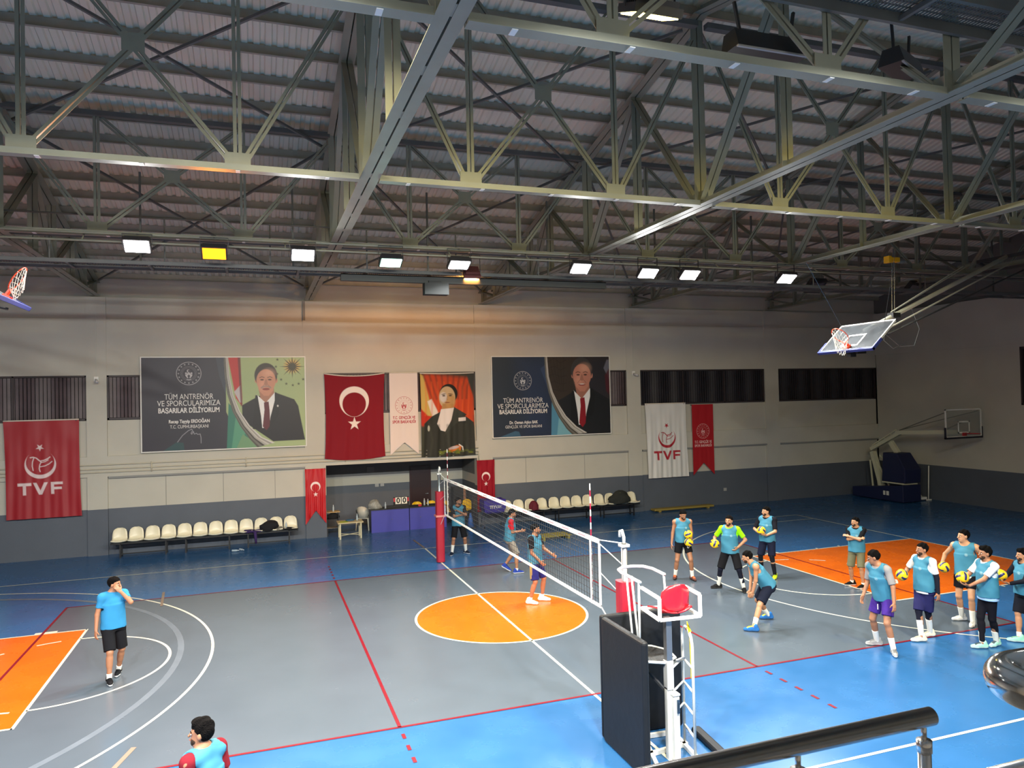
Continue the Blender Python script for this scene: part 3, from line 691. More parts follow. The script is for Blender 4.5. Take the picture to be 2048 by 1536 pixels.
# --- portrait posters
SKIN = (198,140,112)
def suit_man(A, cx, cy, hw, hh, w, h, hair, tie, suit, body, skin=SKIN, bald=.0, mous=False):
    A.put(A.poly(body), suit, 1, .02)
    A.put(A.poly([(cx-hw*.72,cy+hh*.45),(cx+hw*.72,cy+hh*.45),(cx+hw*.80,cy+hh*1.25),(cx+hw*.1,cy+hh*1.6),(cx-hw*.5,cy+hh*1.3)]), tuple(int(c*.86) for c in skin), 1, .02)
    A.put(A.poly([(cx-hw*.85,cy+hh*.92),(cx-hw*.05,cy+hh*1.45),(cx+hw*.80,cy+hh*.80),(cx+hw*.78,cy+hh*1.6),(cx+hw*.15,cy+hh*3.0),(cx-hw*.45,cy+hh*3.05),(cx-hw*.62,cy+hh*2.2)]), (232,234,232), 1, .01)
    A.put(A.poly([(cx-hw*.22,cy+hh*1.42),(cx+hw*.22,cy+hh*1.36),(cx+hw*.30,cy+hh*1.9),(cx+hw*.34,cy+hh*2.9),(cx-hw*.02,cy+hh*3.2),(cx-hw*.36,cy+hh*2.95),(cx-hw*.18,cy+hh*1.9)]), tie, 1, .01)
    A.put(A.poly([(cx-hw*1.0,cy+hh*.95),(cx-hw*.80,cy+hh*.95),(cx-hw*.50,cy+hh*2.3),(cx-hw*.40,cy+hh*3.1),(cx-hw*1.3,cy+hh*3.1)]), tuple(int(c*.8) for c in suit), 1, .01)
    A.put(A.poly([(cx+hw*.86,cy+hh*.75),(cx+hw*1.25,cy+hh*1.0),(cx+hw*1.2,cy+hh*2.2),(cx+hw*.25,cy+hh*3.1),(cx+hw*.35,cy+hh*2.4),(cx+hw*.80,cy+hh*1.3)]), tuple(int(c*.85) for c in suit), 1, .01)
    A.put(A.ell(cx+hw*.96,cy+hh*.02,hw*.14,hh*.17), skin); A.put(A.ell(cx-hw*.93,cy+hh*.02,hw*.10,hh*.15), skin)
    A.put(A.ell(cx,cy-hh*.30,hw*1.06,hh*.80), hair, 1, .02)
    A.put(A.ell(cx+hw*.02,cy+hh*.02,hw*.90,hh*.72), skin, 1, .02); A.put(A.poly([(cx-hw*.86,cy),(cx+hw*.88,cy-.02*hh),(cx+hw*.66,cy+hh*.68),(cx+hw*.25,cy+hh*1.0),(cx-hw*.2,cy+hh*1.0),(cx-hw*.64,cy+hh*.68)]), skin, 1, .02)
    A.put(A.ell(cx-hw*.3,cy+hh*.3,hw*.35,hh*.3), (226,166,140), .5, hw*.5); A.put(A.ell(cx+hw*.3,cy-hh*.45,hw*.5,hh*.25), (226,176,148), .5, hw*.5)
    dk = tuple(int(c*.35) for c in skin)
    for s in (-1,1):
        A.put(A.ell(cx+s*hw*.36,cy-hh*.03,hw*.17,hh*.045), dk); A.put(A.stroke([(cx+s*hw*.16,cy-hh*.17),(cx+s*hw*.38,cy-hh*.22),(cx+s*hw*.58,cy-hh*.16)], hh*.05), tuple(int(c*.5) for c in skin), .9)
        A.put(A.stroke([(cx+s*hw*.20,cy+hh*.30),(cx+s*hw*.44,cy+hh*.48)], hh*.03), tuple(int(c*.7) for c in skin), .8)
    A.put(A.poly([(cx-hw*.06,cy-hh*.05),(cx+hw*.08,cy-hh*.05),(cx+hw*.2,cy+hh*.28),(cx,cy+hh*.34),(cx-hw*.2,cy+hh*.28)]), tuple(int(c*.86) for c in skin), .9, .01)
    if mous: A.put(A.stroke([(cx-hw*.42,cy+hh*.48),(cx-hw*.15,cy+hh*.39),(cx+hw*.15,cy+hh*.39),(cx+hw*.42,cy+hh*.48)], hh*.10), (150,128,118), .8, .02)
    A.put(A.ell(cx,cy+hh*.57,hw*.34,hh*.075), (140,60,54), .95, .01)
    if not mous: A.put(A.ell(cx,cy+hh*.54,hw*.26,hh*.03), (236,228,220), .95, .01)
def silver(A, L, Rr, n):
    A.put(A.poly(L+Rr[::-1]), (150,148,140))
    for i in range(n):
        f0, f1 = i/n, (i+1)/n
        p = [(L[j][0]*(1-f0)+Rr[j][0]*f0, L[j][1]*(1-f0)+Rr[j][1]*f0) for j in range(len(L))]; q = [(L[j][0]*(1-f1)+Rr[j][0]*f1, L[j][1]*(1-f1)+Rr[j][1]*f1) for j in range(len(L))]
        v = [(84,82,74),(112,110,102),(70,68,60),(168,166,158),(190,188,180),(150,148,140),(205,203,196)][i % 7]
        A.put(A.poly(p+q[::-1]), v)
def poster(label, A, x0, z1, lines, frame=True):
    w, h = A.w, A.h; t = thing('poster', label, 'poster', (x0, Y0, z1))
    A.mesh('print', vinyl, 0, 0, -.042, t)
    b = MB(); b.box((0,-.04,-h),(w,-.005,0)); b.build('backing_board', mat('board_white',(225,225,218),.6), t)
    b = MB(); f = .035
    b.box((-f,-.055,-h-f),(0,-.0,f)); b.box((w,-.055,-h-f),(w+f,-.0,f)); b.box((0,-.055,0),(w,-.0,f)); b.box((0,-.055,-h-f),(w,-.0,-h)); b.build('frame', mat('frame_white',(222,222,214),.4), t)
    tm = mat('lettering_white', (226,224,220), .5)
    for s_, u, v, size, ww, bold in lines: text_obj('lettering', s_, size, tm, t, (u*w, -.0455, -v*h), ww, bold)
    return t
w, h = 4.95, 2.96
A = Art(w, h, .0125, (58,55,64))
def Q(*p): return [(a*w, b_*h) for a, b_ in p]
A.put(A.poly(Q((0,.55),(.5,.3),(.5,1),(0,1))), (46,46,54), .7, .8)
A.put(A.poly(Q((.12,1),(.20,.91),(.24,.92),(.245,1))), (44,74,76)); A.put(A.poly(Q((.44,0),(.50,0),(.50,.42),(.46,.2))), (66,72,84), .8)
A.put(A.poly(Q((.50,0),(1,0),(1,1),(.6,1),(.5,.6))), (160,178,128)); A.put(A.poly(Q((.50,1),(.515,.5),(.56,.6),(.70,1))), (58,122,104)); A.put(A.poly(Q((.53,1),(.56,.62),(.62,.8),(.60,.95),(.555,1))), (86,150,120)); A.put(A.poly(Q((.56,1),(.60,.85),(.72,1))), (112,152,112))
A.put(A.poly(Q((.515,0),(.588,0),(.60,.45),(.598,.54),(.56,.45))), (186,48,44), 1, .03); A.put(A.poly(Q((.55,.38),(.592,.30),(.6,.5),(.585,.5))), (188,180,182)); A.put(A.poly(Q((.575,0),(.592,0),(.60,.52),(.59,.54))), (104,44,46), .9, .03)
A.put(A.ell(.92*w,.10*h,.20,.18), (226,164,60), .9, .2)
for i in range(16): 
    a = 2*PI*i/16; r1 = .40 if i % 2 == 0 else .30; ca, sa = math.cos(a), math.sin(a); cx, cy = .92*w, .105*h
    A.put(A.poly([(cx+r1*ca,cy+r1*sa),(cx-.035*sa,cy+.035*ca),(cx+.035*sa,cy-.035*ca)]), (62,62,48))
for u, v in ((.825,.025),(.815,.105),(.822,.185),(.847,.25),(.88,.298),(.922,.315),(.96,.30),(.99,.25)): A.put(A.star(u*w,v*h,.055), (70,76,56))
suit_man(A, .75*w, .255*h, .068*w, .175*h, w, h, (58,52,48), (92,34,42), (34,32,36), Q((.597,.53),(.66,.47),(.705,.43),(.81,.395),(.93,.475),(.955,.55),(.995,.925),(.995,.935),(.79,.94),(.60,.7)), mous=True)
A.put(A.ell(.823*w,.545*h,.025,.035), (200,200,196))
silver(A, Q((.488,0),(.494,.22),(.508,.40),(.54,.60),(.585,.76),(.64,.90),(.69,1)), Q((.515,0),(.522,.2),(.545,.42),(.585,.60),(.645,.76),(.72,.89),(.80,.955)), 7)
for pts in (((.205,.91),(.235,.84),(.27,.79),(.29,.775),(.295,.79),(.285,.82),(.29,.83),(.30,.80),(.305,.83),(.318,.82),(.325,.835),(.34,.83),(.345,.87),(.345,.93)),): A.put(A.stroke(Q(*pts), .014), (170,170,176))
emblem_art(A, .277*w, .172*h, .37, (196,194,196))
poster('wide wall poster with a smiling suited person on green, white Turkish lettering on charcoal', A, -8.24, 6.10,
   [('TÜM ANTRENÖR',.277,.425,.25,1.44,.0),('VE SPORCULARIMIZA',.277,.495,.25,1.86,.0),('BAŞARILAR DİLİYORUM',.277,.572,.22,1.80,.006),('Recep Tayyip ERDOĞAN',.277,.69,.15,1.20,.004),('T.C. CUMHURBAŞKANI',.277,.747,.15,1.13,0)])
w, h = 4.76, 2.95
A = Art(w, h, .0125, (36,46,60))
A.put(A.poly(Q((.2,.0),(.47,0),(.5,.5),(.5,1),(.25,1))), (40,56,86), .7, .8)
A.put(A.poly(Q((.05,1),(.18,.93),(.21,.94),(.225,1))), (60,96,120)); A.put(A.poly(Q((.40,.15),(.44,.1),(.46,.3),(.48,.5))), (58,76,108), .7)
A.put(A.poly(Q((.45,0),(1,0),(1,1),(.62,1),(.5,.6))), (56,48,42)); A.put(A.poly(Q((.75,0),(1,0),(1,1),(.75,1))), (42,42,50), .9, .5)
for i in range(5):
    A.put(A.stroke(Q((.47,.06+i*.09),(.52,.02+i*.1),(.57,.08+i*.09),(.62,.04+i*.1)), .02), (40,34,30), .8, .03); A.put(A.stroke(Q((.48+i*.03,.0),(.50+i*.025,.2),(.55+i*.01,.45)), .02), (44,38,32), .8, .03)
A.put(A.poly(Q((.48,1),(.49,.58),(.53,.7),(.57,.85),(.68,1))), (84,142,170)); A.put(A.poly(Q((.53,1),(.55,.75),(.63,.92),(.66,1))), (120,176,190))
A.put(A.poly(Q((.95,.15),(.98,.04),(1,.04),(1,.3))), (110,112,124), .9, .04); A.put(A.poly(Q((.96,.25),(1,.15),(1,.5),(.97,.45))), (80,30,40), .9, .05)
suit_man(A, .755*w, .24*h, .088*w, .21*h, w, h, (62,60,60), (140,26,38), (28,32,36), Q((.545,.56),(.60,.52),(.69,.435),(.83,.40),(.93,.50),(1,.56),(1,1),(.78,1),(.62,.8)), (190,128,108))
silver(A, Q((.435,0),(.442,.25),(.465,.45),(.50,.62),(.55,.78),(.61,.92),(.66,1)), Q((.458,0),(.468,.25),(.50,.45),(.545,.60),(.61,.76),(.70,.90),(.79,.985)), 7)
emblem_art(A, .25*w, .30*h, .35, (205,205,208))
poster('wide wall poster with a grinning suited person in red tie, white Turkish lettering on navy', A, 3.33, 6.09,
   [('TÜM ANTRENÖR',.25,.55,.25,1.57,.0),('VE SPORCULARIMIZA',.25,.62,.25,2.02,.0),('BAŞARILAR DİLİYORUM',.25,.69,.22,1.88,.006),('Dr. Osman Aşkın BAK',.25,.825,.15,1.12,.004),('GENÇLİK VE SPOR BAKANI',.25,.878,.15,1.44,0)])
# ================================================================ BENCHES
seatm = mat('seat_cream', (236,228,200), .35, noise=.03, coat=.2)
def shell_mesh(m, name='seat'):
    b = MB(); nu, nv = 9, 13; vs = []
    prof = [(.215,.045),(.205,.02),(.17,.0),(.08,-.004),(-.02,-.002),(-.10,.01),(-.155,.05),(-.18,.12),(-.195,.19),(-.205,.26),(-.215,.32),(-.22,.36),(-.222,.385)]
    wd_ = [.19,.205,.215,.22,.22,.215,.212,.21,.205,.195,.175,.13,.06]
    for j, ((y, z), w) in enumerate(zip(prof, wd_)):
        for i in range(nu):
            u = (i/(nu-1)-.5)*2; c = u*u
            vs.append((w*u*(1 if j < 11 else 1), -y*1.0 - (.035*c if j > 6 else 0), z + (.03*c if j <= 6 else 0)))
    fs = [(j*nu+i, j*nu+i+1, (j+1)*nu+i+1, (j+1)*nu+i) for j in range(nv-1) for i in range(nu-1)]
    b.add(vs, fs); o = b.build(name, m, smooth=True)
    s = o.modifiers.new('s','SOLIDIFY'); s.thickness = .018; s.offset = 0
    return o
def bench(x, y, label, n=4, pitch=.455):
    t = thing('seat_bench', label, 'bench', (x, y, 0), group='benches of cream shell seats along the far wall')
    L = n*pitch
    b = MB(); b.bar((-L/2,.10,.43),(L/2,.10,.43),.04,.05,up=(0,0,1)); b.bar((-L/2,-.12,.43),(L/2,-.12,.43),.04,.05,up=(0,0,1)); b.build('beam', BLACK, t)
    for s in (-1,1):
        b = MB(); xx = s*(L/2-.28)
        b.bar((xx,.14,0),(xx,.14,.41),.04); b.bar((xx,-.16,0),(xx,-.16,.41),.04); b.bar((xx,-.2,.42),(xx,.18,.42),.04); b.build('leg', BLACK, t)
    b = MB(); b.bar((-L/2+.28,-.16,.12),(L/2-.28,-.16,.12),.03); b.build('stretcher', BLACK, t)
    for k in range(n):
        s = bpy.data.objects.new('seat', shell.data); C.objects.link(s); s.parent = t; s.location = (-L/2+pitch*(k+.5), 0, .475)
        m_ = s.modifiers.new('s','SOLIDIFY'); m_.thickness = .018; m_.offset = 0
    return t
shell = shell_mesh(seatm)
bench(-8.16, 10.28, 'bench of four empty cream seats under the left edge of the dark portrait poster')
bench(-6.34, 10.28, 'bench of four empty cream seats under the middle of the dark portrait poster')
bench(-4.52, 10.28, 'bench of four cream seats with dark clothes dropped on it, beside the shiny red flag')
bench(4.35, 10.28, 'bench of four cream seats with the maroon backpack, partly behind the net')
bench(6.20, 10.28, 'bench of four empty cream seats under the blue portrait poster')
bench(8.04, 10.28, 'bench of cream seats with a bulky dark bag, last before the white flag')
bpy.data.objects.remove(shell)
def blob(name, label, cat, c, r, m, seed=0, n=22, rough=.35, flat=True, mats=None):
    rr = random.Random(seed); ph = [rr.uniform(0,6.28) for _ in range(9)]
    b = MB(); vs = []; fs = []; k = n//2
    for j in range(k+1):
        th = PI*j/k
        for i in range(n):
            a = 2*PI*i/n; d = Vector((math.sin(th)*math.cos(a), math.sin(th)*math.sin(a), math.cos(th)))
            q = 1+rough*(.5*math.sin(3*d.x+ph[0]+2*math.sin(2*d.z+ph[1]))+.3*math.sin(5*d.y+ph[2]+d.z*4)+.25*math.sin(7*d.x*d.y+ph[3]+5*d.z))
            p = Vector((d.x*r[0]*q, d.y*r[1]*q, d.z*r[2]*q))
            if flat and p.z < -r[2]*.45: p.z = -r[2]*.45
            vs.append(p+Vector((0,0,r[2]*.45)))
    for j in range(k):
        for i in range(n): fs.append((j*n+i, (j+1)*n+i, (j+1)*n+(i+1)%n, j*n+(i+1)%n))
    b.add(vs, fs); o = b.build(name, m, smooth=True); o.location = c
    return tag(o, label, cat)
dk = mat('fabric_black', (20,20,24), .9, bump=.3, bscale=30); pr = mat('fabric_purple', (58,36,92), .9, bump=.3, bscale=30); gy = mat('fabric_grey', (120,116,104), .9)
SZ = .475
blob('jacket', 'black jacket heaped over two cream seats near the shiny red flag', 'jacket', (-4.52,10.14,SZ+.02), (.30,.15,.20), dk, 3)
j = blob('sweater', 'purple sweater with a sleeve hanging off the bench near the black jacket', 'sweater', (-4.98,10.16,SZ), (.30,.17,.06), pr, 5)
b = MB(); b.tube([(0,-.1,.05),(.05,-.25,.0),(.06,-.28,-.15),(.07,-.27,-.33)],[.05,.05,.045,.03],8); b.build('sleeve', pr, j, smooth=True)
blob('towel', 'small grey crumpled towel beside the black jacket', 'towel', (-4.20,10.14,SZ), (.12,.10,.07), gy, 6)
blob('trousers', 'dark trousers lying flat on the last seat near the shiny red flag', 'trousers', (-3.86,10.16,SZ), (.26,.14,.045), dk, 8)
mar = mat('backpack_maroon', (104,26,42), .8)
t = thing('backpack', 'maroon backpack standing on a cream seat behind the net', 'backpack', (4.62,10.18,SZ))
blob('body', '', '', (0,0,0), (.19,.13,.24), mar, 12, rough=.08).parent = t
o = bpy.data.objects['body']; 
for k in ('label','category'): del o[k]
blob('front_pocket', '', '', (0,-.10,.02), (.13,.06,.12), mar, 13, rough=.06).parent = t
o = bpy.data.objects['front_pocket']
for k in ('label','category'): del o[k]
b = MB()
for s in (-1,1): b.tube([(s*.07,-.10,.32),(s*.11,-.17,.2),(s*.12,-.15,.02)],.014,6)
b.build('strap', mar, t)
blob('duffel_bag', 'bulky dark green-black bag on the last bench before the white flag', 'bag', (8.05,10.13,SZ+.02), (.42,.17,.30), mat('bag_dark',(40,42,38),.85,bump=.3,bscale=20), 21, rough=.25)
blob('gloves', 'yellow-green gloves lying on top of the bulky dark bag', 'gloves', (8.08,10.12,SZ+.40), (.09,.06,.05), mat('glove_lime',(190,205,60),.7), 22, rough=.4)
# bottles
def bottle(x, y, z, label, lying=False, h=.22, r=.032, col=(200,215,225)):
    t = thing('water_bottle', label, 'bottle', (x, y, z))
    b = MB(); b.lathe((0,0,0),[(r*.9,0),(r,.01),(r*.93,h*.3),(r,h*.45),(r,h*.62),(r*.4,h*.86),(r*.38,h*.93)],12); b.build('bottle_body', mat('bottle_plastic',col,.15,alpha=.65), t, smooth=True)
    b = MB(); b.lathe((0,0,h*.93),[(r*.42,0),(r*.42,h*.07)],10); b.build('cap', mat('cap_white',(230,230,235),.4), t)
    if lying: t.rotation_euler = (PI/2,0,lying); t.location = (x,y,z+r)
    return t
bottle(-3.98, 10.2, SZ+.03, 'clear water bottle on the last seat near the shiny red flag')
bottle(-5.40, 9.75, 0.005, 'clear bottle lying on the floor under the bench with dark clothes, pointing at the wall', lying=.6)
bottle(-5.62, 9.62, 0.005, 'clear bottle lying on the floor away from the bench with dark clothes', lying=1.3)

# ================================================================ ALCOVE FURNITURE
blu = mat('desk_blue', (72,74,168), .45, noise=.03); top = mat('desk_top_dark', (40,42,46), .5)
def desk(x0, x1, label):
    t = thing('judges_desk', label, 'desk', ((x0+x1)/2, 11.15, 0), group='blue panelled scorers desks in the alcove'); w = x1-x0
    b = MB(); b.box((-w/2+.01,-.25,.0),(w/2-.01,-.22,.77)); FP = b.build('front_panel', blu, t)
    b = MB(); b.box((-w/2,-.28,.77),(w/2,.32,.80)); b.build('desk_top', top, t)
    for s in (-1,1):
        b = MB(); b.box((s*(w/2-.015)-.012,-.22,0),(s*(w/2-.015)+.012,.3,.77)); b.build('side_panel', mat('desk_side',(46,48,90),.5), t)
    b = MB(); b.cyl((.05 if x0 < 0 else -.28,-.262,.43),(.05 if x0 < 0 else -.28,-.25,.43),.015,10); b.build('lock', mat('chrome',(200,200,200),.15,1.0), FP)
    return t
desk(-1.14, .20, 'blue desk panel closer to the white plastic chair, with the scoreboard on top')
desk(.21, 1.55, 'blue desk panel partly behind the padded net post, yellow chairs behind it')
# scoreboard
t = thing('scoreboard', 'small flip scoreboard reading 0 0 on the blue desk', 'scoreboard', (-.05, 11.05, .80))
b = MB(); b.box((-.28,-.01,.0),(.28,.10,.03)); b.bar((-.26,.045,.03),(-.26,.045,.36),.02); b.bar((.26,.045,.03),(.26,.045,.36),.02); b.box((-.26,.035,.03),(.26,.055,.36)); b.build('stand', BLACK, t)
cw = mat('card_white', (240,238,225), .5)
for s in (-1,1):
    b = MB(); b.box((s*.11-.095,.0,.12),(s*.11+.095,.03,.35)); DC = b.build('digit_card', cw, t)
    text_obj('digit', '0', .26, mat('ink_black',(20,20,20),.6), DC, (s*.11,-.004,.235), None, .008)
    b = MB(); b.box((s*.245-.03,.0,.2),(s*.245+.03,.03,.33)); b.build('side_card', mat('card_red',(190,50,60),.5), t)
def clutter(x, y, z, sz, m, name, label, cat, h=None):
    b = MB(); b.box((-sz[0]/2,-sz[1]/2,0),(sz[0]/2,sz[1]/2,sz[2])); o = b.build(name, m, bevel=.006); o.location = (x,y,z); return tag(o, label, cat)
clutter(-.45,11.1,.80,(.34,.2,.07),BLACK,'equipment_case','flat black case on the blue desk beside the scoreboard','case')
clutter(.60,11.0,.80,(.12,.08,.06),mat('cup_red',(190,40,50),.5),'small_box','small red box on the blue desk beside the post','box')
t = blob('plastic_bag', 'clear plastic wrapped pack of bottles at the end of the blue desk', 'bag', (-.98,11.12,.80), (.26,.16,.20), mat('clear_wrap',(170,172,165),.2,alpha=.75,noise=.3,nscale=20), 31, rough=.3)
bottle(-.62,11.0,.80,'clear bottle on the blue desk beside the wrapped pack'); bottle(.92,11.1,.80,'clear bottle on the blue desk in front of a yellow chair'); bottle(.80,11.15,.80,'bottle with grey cap on the blue desk between the yellow chairs', h=.24, col=(120,130,150))
# plastic armchair
def armchair(x, y, rz, label, m, z=0, s=1.0):
    t = thing('plastic_chair', label, 'chair', (x, y, z), rz)
    b = MB(); b.box((-.22,-.22,.41),(.22,.22,.44)); b.build('seat', m, t, bevel=.01)
    b = MB(); n = 9; vs = []; fs = []
    for i in range(n):
        a = PI*(i/(n-1)); x_ = -.26*math.cos(a); y_ = .10+.17*math.sin(a); hh = .62+.24*math.sin(a)
        vs += [(x_*.85,y_*.85,.44 if .15 < i/(n-1) < .85 else .58),(x_,y_,hh)]
    for i in range(n-1): fs.append((2*i,2*i+2,2*i+3,2*i+1))
    b.add(vs, fs); o = b.build('backrest', m, t, smooth=True); q = o.modifiers.new('s','SOLIDIFY'); q.thickness = .02
    for sx in (-1,1):
        for sy in (-1,1):
            b = MB(); b.tube([(sx*.24,sy*.24,0),(sx*.20,sy*.19,.42)],[.022,.032],6); b.build('leg', m, t)
        b = MB(); b.tube([(sx*.22,-.2,.42),(sx*.26,-.2,.60),(sx*.27,.08,.63)],.02,6); b.build('armrest', m, t)
    return t
armchair(-1.25, 11.75, PI-.5, 'white plastic armchair at the end of the blue desks', mat('plastic_white',(205,203,190),.4))
yel = mat('plastic_yellow', (235,195,20), .4)
def shellchair(x, y, rz, label, z=0, tilt=0):
    t = thing('shell_chair', label, 'chair', (x, y, z), rz, 'yellow shell chairs in the alcove')
    s = shell_mesh(yel); s.parent = t; s.location = (0,0,.45)
    for sx in (-1,1):
        b = MB(); b.tube([(sx*.2,-.18,0),(sx*.17,-.1,.44),(sx*.17,.1,.44),(sx*.2,.18,0)],.012,6); b.build('leg', BLACK, t)
    return t
shellchair(.68, 11.72, 0, 'yellow shell chair tucked behind the blue desk beside the door')
shellchair(1.22, 11.72, 0, 'yellow shell chair behind the blue desk, beside the padded post')
shellchair(1.84, 11.5, .9, 'yellow shell chair turned sideways between post and the person with folded arms')
shellchair(2.40, 11.55, -.8, 'yellow shell chair turned sideways behind the person with folded arms')
# small table
tan = mat('table_tan', (205,185,140), .4, noise=.05); leg = mat('table_leg', (215,205,170), .45)
t = thing('small_table', 'small tan-topped table with papers in front of the alcove edge', 'table', (-1.93, 10.38, 0), .0)
b = MB(); b.box((-.42,-.28,.52),(.42,.28,.555)); b.build('table_top', tan, t)
for sx in (-1,1):
    for sy in (-1,1):
        b = MB(); b.bar((sx*.34,sy*.22,0),(sx*.34,sy*.22,.52),.045); b.build('leg', leg, t)
b = MB(); b.bar((-.34,-.22,.12),(.34,.22,.12),.02); b.bar((-.34,.22,.12),(.34,-.22,.12),.02); b.build('stretcher', leg, t)
b = MB(); b.box((-.14,-.12,0),(.14,.12,.004)); o = b.build('paper', mat('paper_lime',(185,200,40),.6)); o.location = (-2.14,10.28,.556); tag(o, 'yellow-green sheet on the small tan table', 'paper')
blob('cloth', 'blue crumpled cloth on the small tan table', 'cloth', (-1.90,10.46,.555), (.13,.09,.035), mat('cloth_blue',(50,90,120),.8), 41)
bottle(-1.68,10.42,.556,'clear bottle standing on the small tan table')
# wooden school bench chairs stack at the alcove edge
wood = mat('wood_pale', (200,165,110), .5, noise=.08, nscale=6); wood2 = mat('wood_dull', (130,115,95), .55, noise=.08, nscale=6)
t = thing('school_desk', 'narrow school desk with pale wooden top just inside the alcove edge', 'desk', (-2.45, 11.5, 0))
b = MB(); b.box((-.24,-.2,.74),(.30,.2,.765)); b.build('desk_top', wood, t)
b = MB(); b.box((-.22,-.18,.50),(.27,.2,.515)); b.build('book_shelf', BLACK, t)
for sx in (-.2,.25):
    for sy in (-.17,.17):
        b = MB(); b.bar((sx,sy,0),(sx,sy,.74),.025); b.build('leg', BLACK, t)
bottle(-2.36,11.45,.766,'clear bottle on the narrow school desk')
blob('folded_bag', 'dark bag stuffed on the shelf of the narrow school desk', 'bag', (-2.42,11.48,.516), (.22,.16,.13), dk, 43)
t = thing('stool', 'low dull wooden stool on black legs in front of the narrow school desk', 'stool', (-2.42, 10.86+.15, 0))
b = MB(); b.box((-.22,-.14,.27),(.24,.14,.29)); b.build('seat', wood2, t)
for sx in (-.19,.21):
    for sy in (-.12,.12):
        b = MB(); b.bar((sx,sy,0),(sx,sy,.27),.025); b.build('leg', BLACK, t)
# loudspeaker, crate and cone at the alcove's other end
t = thing('speaker_cabinet', 'black loudspeaker cabinet with a wooden edge behind the person with folded arms', 'loudspeaker', (2.38,12.2,0))
b = MB(); b.box((-.28,-.2,.0),(.28,.2,1.25)); b.build('cabinet', BLACK, t); b = MB(); b.box((.10,-.215,.72),(.2,-.2,1.2)); b.build('edge_strip', mat('strip_tan',(150,110,80),.5), t)
b = MB(); b.lathe((0,0,0),[(.17,0),(.17,.02),(.10,.03)],18); 
t = thing('traffic_cone', 'small blue cone on the floor beside the person with folded arms', 'cone', (2.28,10.35,0))
b.v = []; b.f = []; b.m = []; b.box((-.16,-.16,0),(.16,.16,.03)); b.build('base', BLACK, t)
b = MB(); b.lathe((0,0,.03),[(.13,0),(.03,.5),(.025,.5)],20); b.build('cone_body', mat('cone_blue',(60,110,190),.5), t, smooth=True)
clutter(1.98,10.9,0,(.42,.3,.42),mat('crate_olive',(112,100,70),.7),'crate','dull olive crate on the floor behind the small blue cone','crate')
clutter(1.98,10.9,.42,(.40,.3,.3),BLACK,'equipment_box','black box on top of the dull olive crate','box')
# ball cart
t = thing('ball_cart', 'purple-blue cloth ball cart on thin legs with white lettering', 'cart', (3.06,10.18,0))
cb = mat('cart_blue', (58,44,150), .7, noise=.06, nscale=6)
b = MB(); n = 12; vs = []; fs = []
def ring(hw, hd, z, sag=0): return [(-hw,-hd,z),(0,-hd,z-sag),(hw,-hd,z),(hw,0,z-sag),(hw,hd,z),(0,hd,z-sag),(-hw,hd,z),(-hw,0,z-sag)]
rs = [ring(.40,.28,1.0,.02), ring(.41,.29,.75), ring(.36,.25,.56), ring(.25,.17,.50)]
for r_ in rs: vs += r_
for j in range(3):
    for i in range(8): fs.append((j*8+i, (j+1)*8+i, (j+1)*8+(i+1)%8, j*8+(i+1)%8))
fs.append(tuple(range(24,32))); fs.append(tuple(range(8)))
b.add(vs, fs); b.build('bag', cb, t)
for sx in (-1,1):
    b = MB(); b.tube([(sx*.38,-.26,.98),(sx*.38,.22,.05)],.012,6); b.tube([(sx*.38,.26,.98),(sx*.38,-.22,.05)],.012,6); b.build('leg', mat('chrome',(200,200,200),.15,1.0), t)
    for sy in (-.22,.22):
        b = MB(); b.cyl((sx*.38-.012,sy,.035),(sx*.38+.012,sy,.035),.035,10); b.build('wheel', BLACK, t)
text_obj('lettering','TEYVAV',.15,mat('lettering_white',(226,224,220),.5),t,(.02,-.295,.74),.46,.004)
# wooden slat and odd yellow boards on the floor
t = thing('balance_beam', 'long low yellow wooden beam on the floor below the white flag', 'beam', (11.05,10.50,0))
b = MB(); b.box((-1.35,-.16,.05),(1.35,.16,.12)); b.build('beam_top', mat('beam_yellow',(150,130,60),.6), t, bevel=.01)
for s in (-1,1): b = MB(); b.box((s*1.1-.05,-.14,0),(s*1.1+.05,.14,.05)); b.build('foot', mat('beam_yellow',(150,130,60),.6), t)
t = thing('wooden_pallet', 'yellow slatted wooden boards on the floor behind the net', 'boards', (4.15,7.3,0), .1)
yw = mat('board_yellow', (150,135,60), .6)
for k in range(3): b = MB(); b.box((-.55,-.3+k*.22,.10),(.55,-.16+k*.22,.13)); b.build('board', yw, t)
for s in (-1,1): b = MB(); b.box((s*.45-.04,-.3,0),(s*.45+.04,.3,.10)); b.build('bearer', yw, t)
# sockets and wall bits
for x, z, y, l in ((-.62,1.42,AY-.012,'white wall socket beside the maroon alcove door'),(-.42,1.43,AY-.012,'grey wall switch beside the maroon alcove door'),(13.3,.62,YI-.012,'grey socket plate low on the far wall past the yellow beam')):
    b = MB(); b.box((-.07,-.0,-.06),(.07,.02,.06)); b.box((-.04,-.006,-.03),(.04,0,.03)); o = b.build('wall_socket', mat('plate_grey',(170,170,168),.5)); o.location = (x,y-.02,z); tag(o, l, 'socket')
b = MB(); b.box((-.14,-.07,-.1),(.14,0,.1)); o = b.build('wall_light', mat('plate_dim',(120,120,118),.5)); o.location = (-.85,AY,2.02); tag(o, 'small grey box high on the alcove back wall', 'box')
